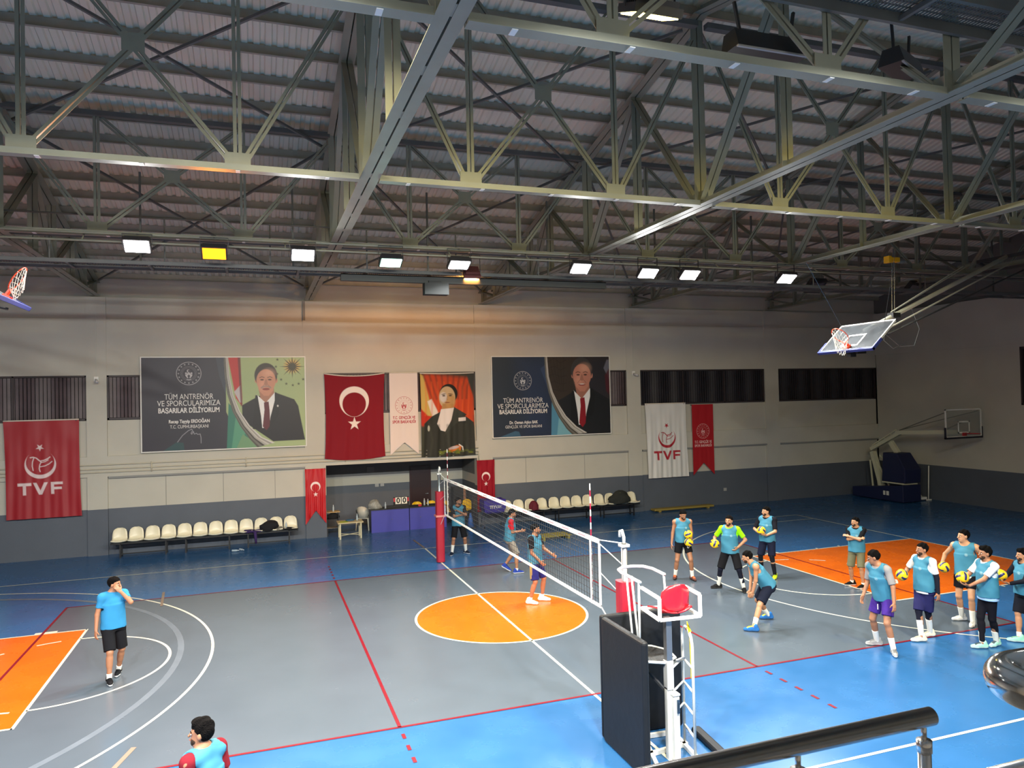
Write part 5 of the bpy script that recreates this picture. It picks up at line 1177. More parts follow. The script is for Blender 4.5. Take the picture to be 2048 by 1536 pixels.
# ================================================================ PEOPLE
class SDF:
    def __init__(s, lo, hi, h):
        s.lo = np.array(lo, float); s.h = h; s.n = np.ceil((np.array(hi)-s.lo)/h).astype(int)+1
        s.F = np.full(s.n, 1.0, np.float32); s.ax = [s.lo[i]+h*np.arange(s.n[i]) for i in range(3)]
    def sub(s, lo, hi):
        a = np.clip(np.floor((np.array(lo)-s.lo)/s.h).astype(int),0,s.n-1); b = np.clip(np.ceil((np.array(hi)-s.lo)/s.h).astype(int)+1,1,s.n)
        sl = tuple(slice(a[i],max(b[i],a[i]+1)) for i in range(3))
        X = [s.ax[0][sl[0]][:,None,None], s.ax[1][sl[1]][None,:,None], s.ax[2][sl[2]][None,None,:]]
        return sl, X
    def uni(s, sl, d, k):
        A = s.F[sl]
        if k > 0:
            hh = np.clip(.5+.5*(A-d)/k,0,1); s.F[sl] = A*(1-hh)+d*hh-k*hh*(1-hh)
        else: s.F[sl] = np.minimum(A,d)
    def cap(s, a, b, ra, rb, k=.02):
        a = np.array(a,float); b = np.array(b,float); m = max(ra,rb)+k+3*s.h
        sl, X = s.sub(np.minimum(a,b)-m, np.maximum(a,b)+m); e = b-a; L = e@e+1e-12
        p = [X[i]-a[i] for i in range(3)]; t = np.clip((p[0]*e[0]+p[1]*e[1]+p[2]*e[2])/L,0,1)
        d = np.sqrt(sum((p[i]-t*e[i])**2 for i in range(3))) - (ra+(rb-ra)*t); s.uni(sl, d, k)
    def ell(s, c, r, R=None, k=.03, ret=False):
        c = np.array(c,float); r = np.array(r,float); m = r.max()+k+3*s.h; sl, X = s.sub(c-m,c+m); p = [X[i]-c[i] for i in range(3)]
        if R is not None: R = np.array(R); q = [p[0]*R[0][j]+p[1]*R[1][j]+p[2]*R[2][j] for j in range(3)]
        else: q = p
        k0 = np.sqrt(sum((q[i]/r[i])**2 for i in range(3))); k1 = np.sqrt(sum((q[i]/r[i]**2)**2 for i in range(3)))+1e-9
        d = k0*(k0-1)/k1; s.uni(sl, d, k)
    def ecyl(s, c, R, rx, ry, z0, z1, rx1=None, ry1=None, k=.03):
        "elliptic tapered cylinder along column 2 of R"
        c = np.array(c,float); R = np.array(R); rx1 = rx1 or rx; ry1 = ry1 or ry; m = max(rx,ry,rx1,ry1)+abs(z0)+abs(z1)+k+2*s.h
        sl, X = s.sub(c-m,c+m); p = [X[i]-c[i] for i in range(3)]; q = [p[0]*R[0][j]+p[1]*R[1][j]+p[2]*R[2][j] for j in range(3)]
        t = np.clip((q[2]-z0)/(z1-z0),0,1); a = rx+(rx1-rx)*t; b = ry+(ry1-ry)*t
        d = (np.sqrt((q[0]/a)**2+(q[1]/b)**2)-1)*np.minimum(a,b); d = np.maximum(d, np.maximum(z0-q[2],q[2]-z1)); s.uni(sl, d, k)
    def cut(s, p, n):
        "remove the side n points to"
        n = np.array(n,float); n /= np.linalg.norm(n); p = np.array(p,float)
        d = (s.ax[0]-p[0])[:,None,None]*n[0]+(s.ax[1]-p[1])[None,:,None]*n[1]+(s.ax[2]-p[2])[None,None,:]*n[2]
        s.F = np.maximum(s.F, d.astype(np.float32))
    def sub_cap(s, a, b, r):
        a = np.array(a,float); b = np.array(b,float); m = r+.03
        sl, X = s.sub(np.minimum(a,b)-m, np.maximum(a,b)+m); e = b-a; L = e@e+1e-12; p = [X[i]-a[i] for i in range(3)]
        t = np.clip((p[0]*e[0]+p[1]*e[1]+p[2]*e[2])/L,0,1); d = r-np.sqrt(sum((p[i]-t*e[i])**2 for i in range(3)))
        s.F[sl] = np.maximum(s.F[sl], d)
    def noise(s, amp, f=1.0, seed=0):
        r = np.random.RandomState(seed); x, y, z = s.ax[0][:,None,None], s.ax[1][None,:,None], s.ax[2][None,None,:]
        ph = r.uniform(0,6.28,6)
        s.F = s.F + (amp*(.5*np.sin(f*(38*x+9*z)+ph[0]+1.2*np.sin(17*z+ph[1])+.8*np.sin(11*y))+.5*np.sin(f*(33*y-14*z)+ph[2]+1.3*np.sin(15*x+ph[3])+np.sin(9*z)))).astype(np.float32)
    def mesh(s):
        F = s.F; ins = F < 0; n = s.n; cid = []; pos = []; quads = []
        st = np.array([n[1]*n[2], n[2], 1])
        for ax in range(3):
            a = [slice(None)]*3; b = [slice(None)]*3; a[ax] = slice(0,-1); b[ax] = slice(1,None)
            I = np.nonzero(ins[tuple(a)] != ins[tuple(b)]); 
            if len(I[0]) == 0: continue
            I = np.stack(I,1); o1, o2 = [(1,2),(2,0),(0,1)][ax]
            I = I[(I[:,o1]>0)&(I[:,o2]>0)&(I[:,o1]<n[o1]-1)&(I[:,o2]<n[o2]-1)]
            J = I.copy(); J[:,ax] += 1; f0 = F[tuple(I.T)]; f1 = F[tuple(J.T)]; t = f0/(f0-f1); P = I.astype(float); P[:,ax] += t
            base = I@st; c = [base, base-st[o1], base-st[o1]-st[o2], base-st[o2]]
            for q in c: cid.append(q); pos.append(P)
            Q = np.stack(c,1); fl = ~ins[tuple(I.T)]; Q[fl] = Q[fl][:,::-1]; quads.append(Q)
        cid = np.concatenate(cid); pos = np.concatenate(pos); Q = np.concatenate(quads)
        u, inv = np.unique(cid, return_inverse=True); cnt = np.bincount(inv)
        V = np.stack([np.bincount(inv, pos[:,i])/cnt for i in range(3)],1)*s.h+s.lo
        return V, np.searchsorted(u, Q)
    def obj(s, name, m, parent, org, smooth=1):
        V, Q = s.mesh(); 
        for _ in range(smooth):      # one laplacian pass
            e = np.concatenate([Q[:,[0,1]],Q[:,[1,2]],Q[:,[2,3]],Q[:,[3,0]]]); cn = np.bincount(e[:,0],minlength=len(V))+1e-9
            A = np.stack([np.bincount(e[:,0],V[e[:,1],i],len(V))/cn for i in range(3)],1); V = V*.5+A*.5
        me = fastmesh(name, V-np.array(org), Q); me.materials.append(m); me.polygons.foreach_set('use_smooth',[True]*len(me.polygons))
        o = bpy.data.objects.new(name, me); C.objects.link(o); o.parent = parent; return o
def V3(*a): return np.array(a, float)
def nz(v): v = np.array(v,float); return v/(np.linalg.norm(v)+1e-12)
def ik(a, b, l1, l2, hint):
    d = b-a; L = np.linalg.norm(d); L2 = min(L,(l1+l2)*.995); u = d/L; x = (l1*l1-l2*l2+L2*L2)/(2*L2); hh = math.sqrt(max(l1*l1-x*x,0)); w = hint-u*(hint@u); w = nz(w)
    return a+u*x+w*hh, a+u*L2
skins = {'a':(176,126,94),'b':(156,108,80),'c':(186,138,106)}
BIB = mat('bib_blue', (52,120,148), .75, noise=.05, nscale=9); 
HAIR = mat('hair_black', (12,10,10), .95, noise=.5, nscale=60, bump=.6, bscale=90, spec=.08); BEARD = mat('beard_dark', (62,46,38), .95, noise=.3, nscale=70, spec=.1); 
SOCK = mat('sock_white', (228,228,222), .9)
def cl(name, rgb, **k): return mat('cloth_'+name, rgb, .9, noise=.05, nscale=8, spec=.12, **k)
shoe_cache = {}
def shoe(pos, yaw, pitch, m_up, m_sole, parent, org, m_lace=None):
    "pos ankle-ground point, yaw world heading of the toe"
    key = 'shoe'
    if key not in shoe_cache:
        S_ = SDF((-.08,-.13,-.02),(.08,.24,.16),.006)
        S_.cap((0,-.06,.035),(0,.09,.035),.040,.044,.01); S_.cap((0,.09,.033),(0.004,.165,.028),.043,.032,.02)
        S_.cap((0,-.045,.04),(0,-.03,.10),.044,.042,.02); S_.cap((0,-.02,.085),(0,.07,.055),.036,.032,.03)
        S_.cut((0,0,.0),(0,0,-1)); shoe_cache[key] = S_.mesh()
    V, Q = shoe_cache[key]; V = V.copy()
    zc = V[Q].mean(1)[:,2]; yc = V[Q].mean(1)[:,1]; xc = V[Q].mean(1)[:,0]; c, s_ = math.cos(pitch), math.sin(pitch)
    y = V[:,1]*c - V[:,2]*s_ + 0; z = V[:,1]*s_ + V[:,2]*c; 
    if pitch < 0: z -= 0; 
    z = z - z.min()+.006; x = V[:,0]
    cy, sy = math.cos(yaw), math.sin(yaw)      # toe (+y) -> (cos yaw, sin yaw)
    W_ = np.stack([x*sy + y*cy, -x*cy + y*sy, z],1) + np.array([pos[0],pos[1],0])
    me = fastmesh('shoe', W_-np.array(org), Q); me.materials.append(m_up); me.materials.append(m_sole); me.materials.append(m_lace or m_up)
    me.polygons.foreach_set('material_index', np.where(zc < .030, 1, np.where((zc > .062)&(yc > -.01)&(yc < .13)&(np.abs(xc) < .028), 2, 0)).astype(np.int32)); me.polygons.foreach_set('use_smooth',[True]*len(me.polygons))
    o = bpy.data.objects.new('shoe', me); C.objects.link(o); o.parent = parent; return o
def person(label, feet, phi, head=0, hpitch=0, H=1.78, lean=0, side=0, hands=(('hang',),('hang',)), toes=None, skin='a', shirt=None, sleeve=.55, bib=True, bibhem=-.06, long_sleeve=None,
           shorts=(24,24,28), short_len=.72, tight=None, sock=.20, sockm=None, knee=None, shoes=((30,32,40),(225,225,225)), beard=True, hairz=.0, drop=0.0, heel=(0,0), bibcol=None, tee_hem=None, arm_sleeve=None,
           undershirt=None, fat=1.0, kneefwd=0, hipback=0, nohair=False):
    fR, fL = V3(*feet[0],0), V3(*feet[1],0); mid = (fR+fL)/2; cdir = nz(V3(CAM[0]-mid[0],CAM[1]-mid[1],0)); d = -cdir; rt_ = V3(d[1],-d[0],0)
    def face(a): a = math.radians(a); return nz(cdir*math.cos(a)+rt_*math.sin(a))
    F = face(phi); Rt = V3(F[1],-F[0],0); Z = V3(0,0,1); s = H/1.78
    t = thing('person', label, 'person', (mid[0],mid[1],0)); org = (mid[0],mid[1],0)
    # skeleton
    ankz = .09*s; thigh, shank = .435*s, .425*s
    ank = [fR+Z*(ankz+heel[0]), fL+Z*(ankz+heel[1])]
    hipz = min([ankz+math.sqrt(max(((thigh+shank)*.985)**2-((mid[0]-a[0])**2+(mid[1]-a[1])**2)*.9,.1)) for a in ank]) - drop
    P = V3(mid[0],mid[1],hipz+.02*s) - F*hipback
    la = math.radians(lean); sa = math.radians(side)
    U = nz(Z*math.cos(la)+F*math.sin(la)+Rt*math.sin(sa)); Fw = nz(F-U*(F@U)); Rr = nz(np.cross(Fw,U)); RT = np.stack([Rr,Fw,U],1)
    def T(x,y,z): return P+Rr*x*s+Fw*y*s+U*z*s
    hipR, hipL = P+Rt*.09*s-Z*.02*s, P-Rt*.09*s-Z*.02*s
    knees = [ik(hp, a, thigh, shank, F+ (Rt if i==0 else -Rt)*(.15) )[0] for i,(hp,a) in enumerate(zip((hipR,hipL),ank))]
    shR, shL = T(.18,-.005,.475), T(-.18,-.005,.475); nb = T(0,-.005,.51)
    hf0 = face(phi+head) if head is not None else F
    hp = math.radians(hpitch); hU = nz(Z*math.cos(hp)*.85+U*.25+hf0*math.sin(hp)); hF = nz(hf0-hU*(hf0@hU)); hR = nz(np.cross(hF,hU)); HR = np.stack([hR,hF,hU],1)
    hc = nb + (U*.5+hU*.5)*.155*s + hF*.02*s + Fw*.01*s
    def Hd(x,y,z): return hc+hR*x*s+hF*y*s+hU*z*s
    # arms
    ua, fa = .285*s, .25*s; arms = []
    for i, (sp, hd, sg) in enumerate(((shR,hands[0],1),(shL,hands[1],-1))):
        k = hd[0]
        if k == 'hang': tgt = sp + (-Z*.52+Rr*sg*.06+Fw*.03)*s; hint = -Fw+Rr*sg*.2
        elif k == 'pt': tgt = T(*hd[1]); hint = (Rr*hd[2][0]+Fw*hd[2][1]+U*hd[2][2])
        elif k == 'w': tgt = sp + (Rt*hd[1][0]+F*hd[1][1]+Z*hd[1][2])*s; hint = (Rt*hd[2][0]+F*hd[2][1]+Z*hd[2][2])
        el, wr = ik(sp, tgt, ua, fa, hint); arms.append((sp, el, wr, sg, hd))
    allp = [hc+hU*.16]+ank+knees+[a for q in arms for a in q[:3]]+[q[2]+nz(q[2]-q[1])*.2 for q in arms]+[T(.22,.2,.3),T(-.22,-.2,.3),T(0,0,0)]
    lo = np.min(allp,0)-.16; hi = np.max(allp,0)+.16; lo[2] = -.01
    sk = mat('skin_'+skin, skins[skin], .55, noise=.04, nscale=10)
    B = SDF(lo, hi, .0078)
    # torso
    B.ell(T(0,0,.0),(.155*s*fat,.108*s*fat,.12*s),RT,.0); B.ell(T(0,.0,.16),(.14*s*fat,.10*s*fat,.16*s),RT,.05); B.ell(T(0,0,.34),(.155*s,.108*s,.17*s),RT,.05)
    B.cap(shR,shL,.058*s,.058*s,.05); B.cap(nb-U*.02,hc-hU*.05*s,.056*s,.052*s,.03)
    for sp in (shR,shL): B.cap(nb+U*.03*s,sp,.042*s,.045*s,.05)
    for hpj, kn, an in zip((hipR,hipL),knees,ank):
        B.cap(hpj,kn,.082*s*fat,.053*s,.05); B.cap(kn,an,.050*s,.036*s,.02); B.cap(kn*.75+an*.25-F*.012,kn*.5+an*.5-F*.012,.050*s,.044*s,.03); B.cap(an,an-Z*.03*s,.036*s,.034*s,.02)
        B.cap(hpj-F*.03,hpj-F*.05-Z*.05,.08*s,.07*s,.04)
    for sp, el, wr, sg, hd in arms:
        B.cap(sp,el,.047*s,.037*s,.03); B.cap(el,wr,.038*s,.026*s,.015)
        # hand
        dr = nz(wr-el); mode = hd[3] if len(hd) > 3 else 'relax'
        inn = -Rr*sg
        if mode == 'ball' and len(hd) > 4: n_ = nz(T(*hd[4])-wr); dr = nz(dr*.6+n_*.5+Fw*.2); n_ = nz(n_-dr*(n_@dr))
        elif mode == 'up': n_ = nz(Fw*-1+U*.0); n_ = nz(n_-dr*(n_@dr))
        else: n_ = nz(inn*1.0+Fw*-.1); n_ = nz(n_-dr*(n_@dr))
        w_ = np.cross(dr,n_)*sg           # toward the thumb side
        HM = np.stack([dr,w_,n_],1); pc = wr+dr*.045*s
        B.ell(pc,(.052*s,.040*s,.017*s),HM,.012)
        curl = {'relax':.35,'ball':.42,'fist':1.25,'hip':.5,'up':.5,'point':.3}.get(mode,.35)
        for q,(off,ln) in enumerate(((.029,.070),(.010,.078),(-.010,.073),(-.028,.058))):
            b0 = wr+dr*.082*s+w_*off*s; cu_ = curl*(1+.12*q) if not (mode == 'point' and q > 0) else 1.0
            a = cu_*.5; p0 = b0
            for seg in (.45,.32,.26):
                dd = dr*math.cos(a)+n_*math.sin(a)+w_*off*1.5; p1 = p0+nz(dd)*ln*seg*s; B.cap(p0,p1,.0092*s,.0082*s,.006); p0 = p1; a += cu_
        p0 = wr+dr*.025*s+w_*.030*s; d1 = nz(dr*.62+w_*.72+n_*.25); p1 = p0+d1*.036*s; p2 = p1+nz(dr*.85+w_*.30+n_*.45)*.032*s; B.cap(p0,p1,.012*s,.010*s,.01); B.cap(p1,p2,.010*s,.008*s,.006)
    # head
    B.ell(Hd(0,-.012,.028),(.074*s,.094*s,.090*s),HR,.02); B.ell(Hd(0,.020,-.045),(.055*s,.066*s,.066*s),HR,.03); B.ell(Hd(0,.055,-.085),(.026*s,.024*s,.022*s),HR,.03)
    B.cap(Hd(-.03,.072,.022),Hd(.03,.072,.022),.012*s,.012*s,.02); B.cap(Hd(0,.085,.012),Hd(0,.106,-.022),.009*s,.013*s,.012); B.ell(Hd(0,.086,-.052),(.022*s,.010*s,.008*s),HR,.008)
    for sg in (-1,1): B.ell(Hd(sg*.075,-.005,-.005),(.012*s,.020*s,.032*s),HR,.008)
    B.obj('body', sk, t, org)
    for sg in (-1,1):
        for nm, mm, c0, r0 in (('eye',mat('eye_white',(225,220,212),.3),(sg*.030,.079,.006),(.014,.007,.0075)),('iris',mat('eye_dark',(30,20,16),.3),(sg*.030,.085,.006),(.0065,.004,.007))):
            b = MB(); vs = []; fs = []
            for j in range(7):
                th = PI*j/6
                for i in range(10): a = 2*PI*i/10; vs.append(tuple(Hd(c0[0]+r0[0]*math.sin(th)*math.cos(a),c0[1]+r0[1]*math.sin(th)*math.sin(a),c0[2]+r0[2]*math.cos(th))-np.array(org)))
            for j in range(6):
                for i in range(10): fs.append((j*10+i,(j+1)*10+i,(j+1)*10+(i+1)%10,j*10+(i+1)%10))
            b.add(vs,fs); EY = b.build(nm, mm, t if nm == 'eye' else EY, smooth=True)
        b = MB(); b.tube([tuple(Hd(sg*.014,.085,.026)-np.array(org)),tuple(Hd(sg*.030,.085,.032)-np.array(org)),tuple(Hd(sg*.046,.074,.026)-np.array(org))],.0045*s,6); b.build('eyebrow', HAIR, t)
    b = MB(); b.tube([tuple(Hd(x,.0985-abs(x)*.5,-.053)-np.array(org)) for x in (-.022,-.01,0,.01,.022)],[.003,.005,.0055,.005,.003],6); b.build('mouth', mat('lips',(140,76,66),.5), t, smooth=True)
    # hair and beard
    G = SDF(hc-.19*s,hc+.19*s,.0065); G.ell(Hd(0,-.016,.036+hairz*.3),(.082*s,.103*s,(.095+hairz)*s),HR,0)
    if hairz: G.ell(Hd(0,.03,.10),(.06*s,.06*s,(.03+hairz*.5)*s),HR,.02)
    r = np.random.RandomState(int(abs(mid[0])*100)); 
    x,y,z = [G.ax[0][:,None,None]-hc[0],G.ax[1][None,:,None]-hc[1],G.ax[2][None,None,:]-hc[2]]
    q = [(x*HR[0][j]+y*HR[1][j]+z*HR[2][j])/s for j in range(3)]; tt = np.clip((q[1]+.035)/.075,0,1); thr = -.055+.115*tt*tt*(3-2*tt) - .02*np.clip((np.abs(q[0])-.05)/.02,0,1)*tt
    G.F = np.maximum(G.F+.004*np.sin(70*q[0]+40*q[2]+50*q[1]*1.3), (thr-q[2])*s).astype(np.float32)
    G.obj('hair', HAIR, t, org)
    if beard:
        G = SDF(hc-.17*s,hc+.17*s,.006); G.ell(Hd(0,.021,-.047),(.0585*s,.0695*s,.0695*s),HR,0); G.ell(Hd(0,.055,-.087),(.029*s,.0275*s,.0255*s),HR,.02)
        x,y,z = [G.ax[0][:,None,None]-hc[0],G.ax[1][None,:,None]-hc[1],G.ax[2][None,None,:]-hc[2]]; q = [(x*HR[0][j]+y*HR[1][j]+z*HR[2][j])/s for j in range(3)]
        top_ = -.034-.0*q[0] + .035*np.clip((.03-q[1])/.03,0,1); mouth = .0165-np.sqrt((q[0]*.62)**2+(q[2]+.053)**2+0*q[1]); cut2 = (-.012-q[1])
        G.F = np.maximum.reduce([G.F, ((q[2]-top_)*s)+0*G.F, mouth*s+0*G.F, cut2*s+0*G.F]).astype(np.float32); G.obj('beard', BEARD, t, org)
    # clothes
    def torso(D, g, zlo, hemw=.0):
        D.ell(T(0,0,.34),((.155*s+g),(.108*s+g),.175*s),RT,.0); D.cap(shR*.92+shL*.08,shL*.92+shR*.08,.052*s+g*.8,.052*s+g*.8,.05)
        for sp in (shR,shL): D.cap(nb-U*.01,sp,.040*s+g,.045*s+g,.05)
        D.ecyl(T(0,0,0),RT,.158*s*fat+g+hemw,.118*s*fat+g+hemw,zlo*s,.34*s,.158*s+g,.112*s+g,.04)
    if shirt:
        D = SDF(lo,hi,.009); zl = tee_hem if tee_hem is not None else (-.03 if bib else -.05); torso(D,.014 if bib else .022,zl,.006 if bib else .016)
        for sp, el, wr, sg, hd in arms:
            e2 = sp+(el-sp)*sleeve if not long_sleeve else el
            D.cap(sp,e2,.060*s,.056*s if not long_sleeve else .047*s,.03)
            if long_sleeve: D.cap(el,wr-(wr-el)*.08,.046*s,.034*s,.01)
        if not long_sleeve:
            for sp, el, wr, sg, hd in arms:
                e2 = sp+(el-sp)*sleeve; n_ = nz(el-sp); sl, X = D.sub(e2-.1,e2+.1); dd = (X[0]-e2[0])*n_[0]+(X[1]-e2[1])*n_[1]+(X[2]-e2[2])*n_[2]
                near = np.sqrt((X[0]-e2[0])**2+(X[1]-e2[1])**2+(X[2]-e2[2])**2) < .085
                D.F[sl] = np.where(near, np.maximum(D.F[sl],dd), D.F[sl])
        D.sub_cap(nb+U*.035*s,nb+U*.2*s+hU*.05,.066*s); D.cut(T(0,0,zl),-U); D.noise(.004,1,int(abs(phi)*7)+3)
        D.obj('shirt', cl('shirt%d_%d_%d' % shirt, shirt), t, org)
    if bib:
        D = SDF(lo,hi,.009); torso(D,.030 if shirt else .022,bibhem,.012)
        for sp, sg in ((shR,1),(shL,-1)):
            D.sub_cap(sp+Rr*sg*.035*s-U*.10*s, sp+Rr*sg*.06*s+U*.10*s, .098*s if shirt else .085*s)
        D.sub_cap(nb+U*.045*s+Fw*.03,nb+U*.2*s+hU*.05,.088*s); D.cut(T(0,0,bibhem),-U); D.noise(.006,.8,int(abs(phi)*5)+9)
        BO = D.obj('bib', bibcol or BIB, t, org)
        if abs(phi) < 80:
            b = MB(); c0 = T(-.055,.139+.010,.35)-np.array(org); n_ = nz(Fw-Rr*.3); r_ = nz(np.cross(U,n_)); u_ = np.cross(n_,r_)
            for (q0,q1) in ((.022,.028),(0,.014)):
                vs = [tuple(c0+n_*.004+(r_*math.cos(a)+u_*math.sin(a))*q) for q in (q0,q1) for a in [2*PI*k/16 for k in range(16)]]
                b.add(vs,[(k,(k+1)%16,16+(k+1)%16,16+k) for k in range(16)])
            b.build('emblem', mat('emblem_pale',(150,190,205),.7), BO)
        if undershirt:
            D = SDF(lo,hi,.009); torso(D,.018,bibhem-.05,.012); D.cut(T(0,0,bibhem-.05),-U); D.cut(T(0,0,bibhem+.01),U); D.obj('shirt_hem', cl('hem%d_%d_%d' % undershirt, undershirt), t, org)
    D = SDF(lo,hi,.009); D.ecyl(T(0,0,0),RT,.158*s*fat+.008,.115*s*fat+.008,-.10*s,.06*s,None,None,0)
    hems = []
    tl = tight is not None and short_len == 0
    for hpj, kn, an in zip((hipR,hipL),knees,ank):
        if tl: D.cap(hpj,kn,.088*s,.060*s,.04); D.cap(kn,an+Z*.05,.056*s,.042*s,.02); D.cap(kn*.75+an*.25-F*.012,kn*.5+an*.5-F*.012,.055*s,.048*s,.03)
        else:
            e2 = hpj+(kn-hpj)*(short_len+.12); D.cap(hpj,e2,.096*s*fat,.094*s*(1.0 if short_len < .9 else .95),.04); D.cap(hpj-F*.03,hpj-F*.045-Z*.05,.088*s,.078*s,.04)
            hems.append((hpj+(kn-hpj)*short_len, nz(kn-hpj)))
    D.cut(T(0,0,.055),U)
    for p_, n_ in hems:
        sl, X = D.sub(p_-.18,p_+.18); dd = (X[0]-p_[0])*n_[0]+(X[1]-p_[1])*n_[1]+(X[2]-p_[2])*n_[2]
        rad = np.sqrt((X[0]-p_[0])**2+(X[1]-p_[1])**2+(X[2]-p_[2])**2) < .15
        D.F[sl] = np.where(rad, np.maximum(D.F[sl],dd), D.F[sl])
    D.noise(.0035 if not tl else .0015,.9,int(abs(phi)*3)+1)
    D.obj('leggings' if tl else 'shorts', cl('short%d_%d_%d' % shorts, shorts), t, org)
    for i,(kn,an) in enumerate(zip(knees,ank)):
        if tight is not None and not tl:
            D = SDF(np.minimum(kn,an)-.12,np.maximum(kn,an)+.12,.008); a0 = kn+(hipR-kn if i==0 else hipL-kn)*.3; D.cap(a0,kn,.068*s,.058*s,0); D.cap(kn,kn+(an-kn)*tight,.056*s,.05*s,.02); D.cut(kn+(an-kn)*tight,an-kn); D.obj('legging', cl('tight', (24,26,40)), t, org)
        if knee:
            D = SDF(kn-.2,kn+.2,.008); u_ = nz(an-kn); D.cap(kn-u_*.07,kn+u_*.12,.062*s,.054*s,0); D.cut(kn+u_*.10,u_); D.cut(kn-u_*.06,-u_); D.obj('knee_pad', cl('kneepad', (26,28,36)), t, org)
        if sock:
            p_ = an+nz(kn-an)*sock*s; D = SDF(np.minimum(an,p_)-.1,np.maximum(an,p_)+.1,.007); D.cap(an-Z*.02,p_+nz(kn-an)*.05,.041*s,.041*s+.012*sock/.2,0); D.cut(p_,kn-an); D.obj('sock', sockm or SOCK, t, org)
    if arm_sleeve is not None:
        sp, el, wr, sg, hd = arms[arm_sleeve]; D = SDF(np.minimum(sp,wr)-.12,np.maximum(el,wr)+.12,.008); a0 = sp+(el-sp)*.45; D.cap(a0,el,.050*s,.043*s,0); D.cap(el,wr,.043*s,.033*s,.01); D.obj('arm_sleeve', cl('armsleeve', (26,28,40)), t, org)
    tz_ = toes or (phi,phi)
    for i,(f,a_) in enumerate(zip((fR,fL),tz_)):
        fv = face(a_); yaw = math.atan2(fv[1],fv[0])
        shoe(f+fv*.0, yaw, -(heel[i]>0)*.5 if heel[i] else 0, cl('shoe%d_%d_%d' % shoes[0], shoes[0]), cl('sole%d_%d_%d' % shoes[1], shoes[1]), t, org, cl('lace%d_%d_%d' % (shoes[2] if len(shoes) > 2 else tuple(int(q*.7) for q in shoes[0])), shoes[2] if len(shoes) > 2 else tuple(int(q*.7) for q in shoes[0])))
    return dict(t=t, T=T, F=F, Rt=Rt, P=P, arms=arms, org=np.array(org), Rr=Rr, Fw=Fw, U=U, face=face)
def decal(pp, txt, x, y, z, size, m, nd=None):
    "lettering on the front of the shorts"
    p = pp['T'](x,y,z); me = text_mesh(txt, size, None, .003); me.materials.clear(); me.materials.append(m)
    o = bpy.data.objects.new('number', me); C.objects.link(o); n_ = nz(nd if nd is not None else pp['F']); r_ = np.cross(V3(0,0,1),n_); R = Matrix((tuple(r_),(0,0,1),tuple(n_))).transposed()
    o.parent = pp['t']; o.location = tuple(p-pp['org']); o.rotation_euler = R.to_euler(); return o
# ball
def ball_mesh():
    V = []; Fc = []; mi = []; n = 14
    axes = [(0,1,2),(1,2,0),(2,0,1)]
    for ai,(i,j,k) in enumerate(axes):
        for sg in (-1,1):
            o = len(V)
            for a in range(n+1):
                for b_ in range(n+1):
                    u = -1+2*a/n; w = -1+2*b_/n; p = [0,0,0]; p[i] = sg; p[j] = math.tan(u*PI/4); p[k] = math.tan(w*PI/4); q = Vector(p).normalized()
                    seam = min(abs(u-.33),abs(u+.33),abs(abs(u)-1),1)*1.0
                    V.append(tuple(q*(.105-(.002 if seam < .07 else 0))))
            for a in range(n):
                for b_ in range(n):
                    u = -1+2*(a+.5)/n; w = -1+2*(b_+.5)/n
                    f = (o+a*(n+1)+b_, o+(a+1)*(n+1)+b_, o+(a+1)*(n+1)+b_+1, o+a*(n+1)+b_+1); Fc.append(f if sg > 0 else f[::-1])
                    mi.append(1 if abs(u) < .34 else 0)
    b = MB(); b.v = V; b.f = Fc; b.m = mi; return b
bm_ = ball_mesh(); ym = mat('ball_yellow', (245,200,20), .4); bl = mat('ball_navy', (34,38,96), .4); ball0 = None
def ball(p, label, rot=(0,0,0)):
    global ball0
    if ball0 is None: o = ball0 = bm_.build('volleyball', [ym, bl], smooth=True)
    else: o = ball0.copy(); C.objects.link(o)
    o.location = tuple(p); o.rotation_euler = rot; return tag(o, label, 'ball', 'yellow and navy volleyballs held by players')
HH = ('hang',)
def pt(x,y,z,h,mode='relax',tgt=None): return ('pt',(x,y,z),h,mode)+((tgt,) if tgt else ())
# 1 blue T-shirt
person('person in plain blue T-shirt and black shorts, hand at the mouth, walking alone', [(-7.20,-1.06),(-7.13,-.63)], 22, head=42, hpitch=4, H=1.77, shirt=(48,122,168), bib=False, tee_hem=-.06, shorts=(22,22,26), short_len=.95, sock=.08, shoes=((26,26,30),(235,235,235)),
       hands=(('w',(.10,.02,-.52),(.3,-1,0)), pt(-.04,.20,.56,(-.6,.6,-1),'up')), toes=(8,-10), skin='b', fat=1.06, sleeve=.6)
# 2 corner head and shoulder
person('person with bushy black hair, blue bib over red-black shirt, cut by bottom edge', [(-5.46,-7.62),(-5.20,-7.45)], -140, head=35, hpitch=-4, H=1.76, shirt=(110,26,36), shorts=(24,24,30), sock=.12, skin='b', hairz=.02, sleeve=.7)
# 3 arms folded near the far post
person('person in blue bib over black shirt with folded arms, beside the padded far net post', [(.52,6.19),(.96,6.25)], 8, head=40, H=1.74, shirt=(22,22,26), shorts=(22,22,26), short_len=.92, sock=.24, shoes=((28,36,54),(200,205,215)), hands=(pt(-.10,.17,.28,(1,.2,-.6)), pt(.02,.19,.40,(-1,.3,-.8),'fist')), toes=(-8,35), skin='b', sleeve=.8)
# 4 walking behind the net
person('person in blue bib over red shirt and grey shorts walking behind the net', [(1.50,3.28),(1.28,3.62)], 95, head=-10, hpitch=12, H=1.72, lean=4, shirt=(186,24,40), shorts=(140,132,122), short_len=.98, sock=.06, shoes=((40,60,140),(225,225,230)), hands=(pt(.12,.28,.22,(.3,-1,-.2)), HH), toes=(100,80), heel=(0,.07), skin='b', sleeve=.75)
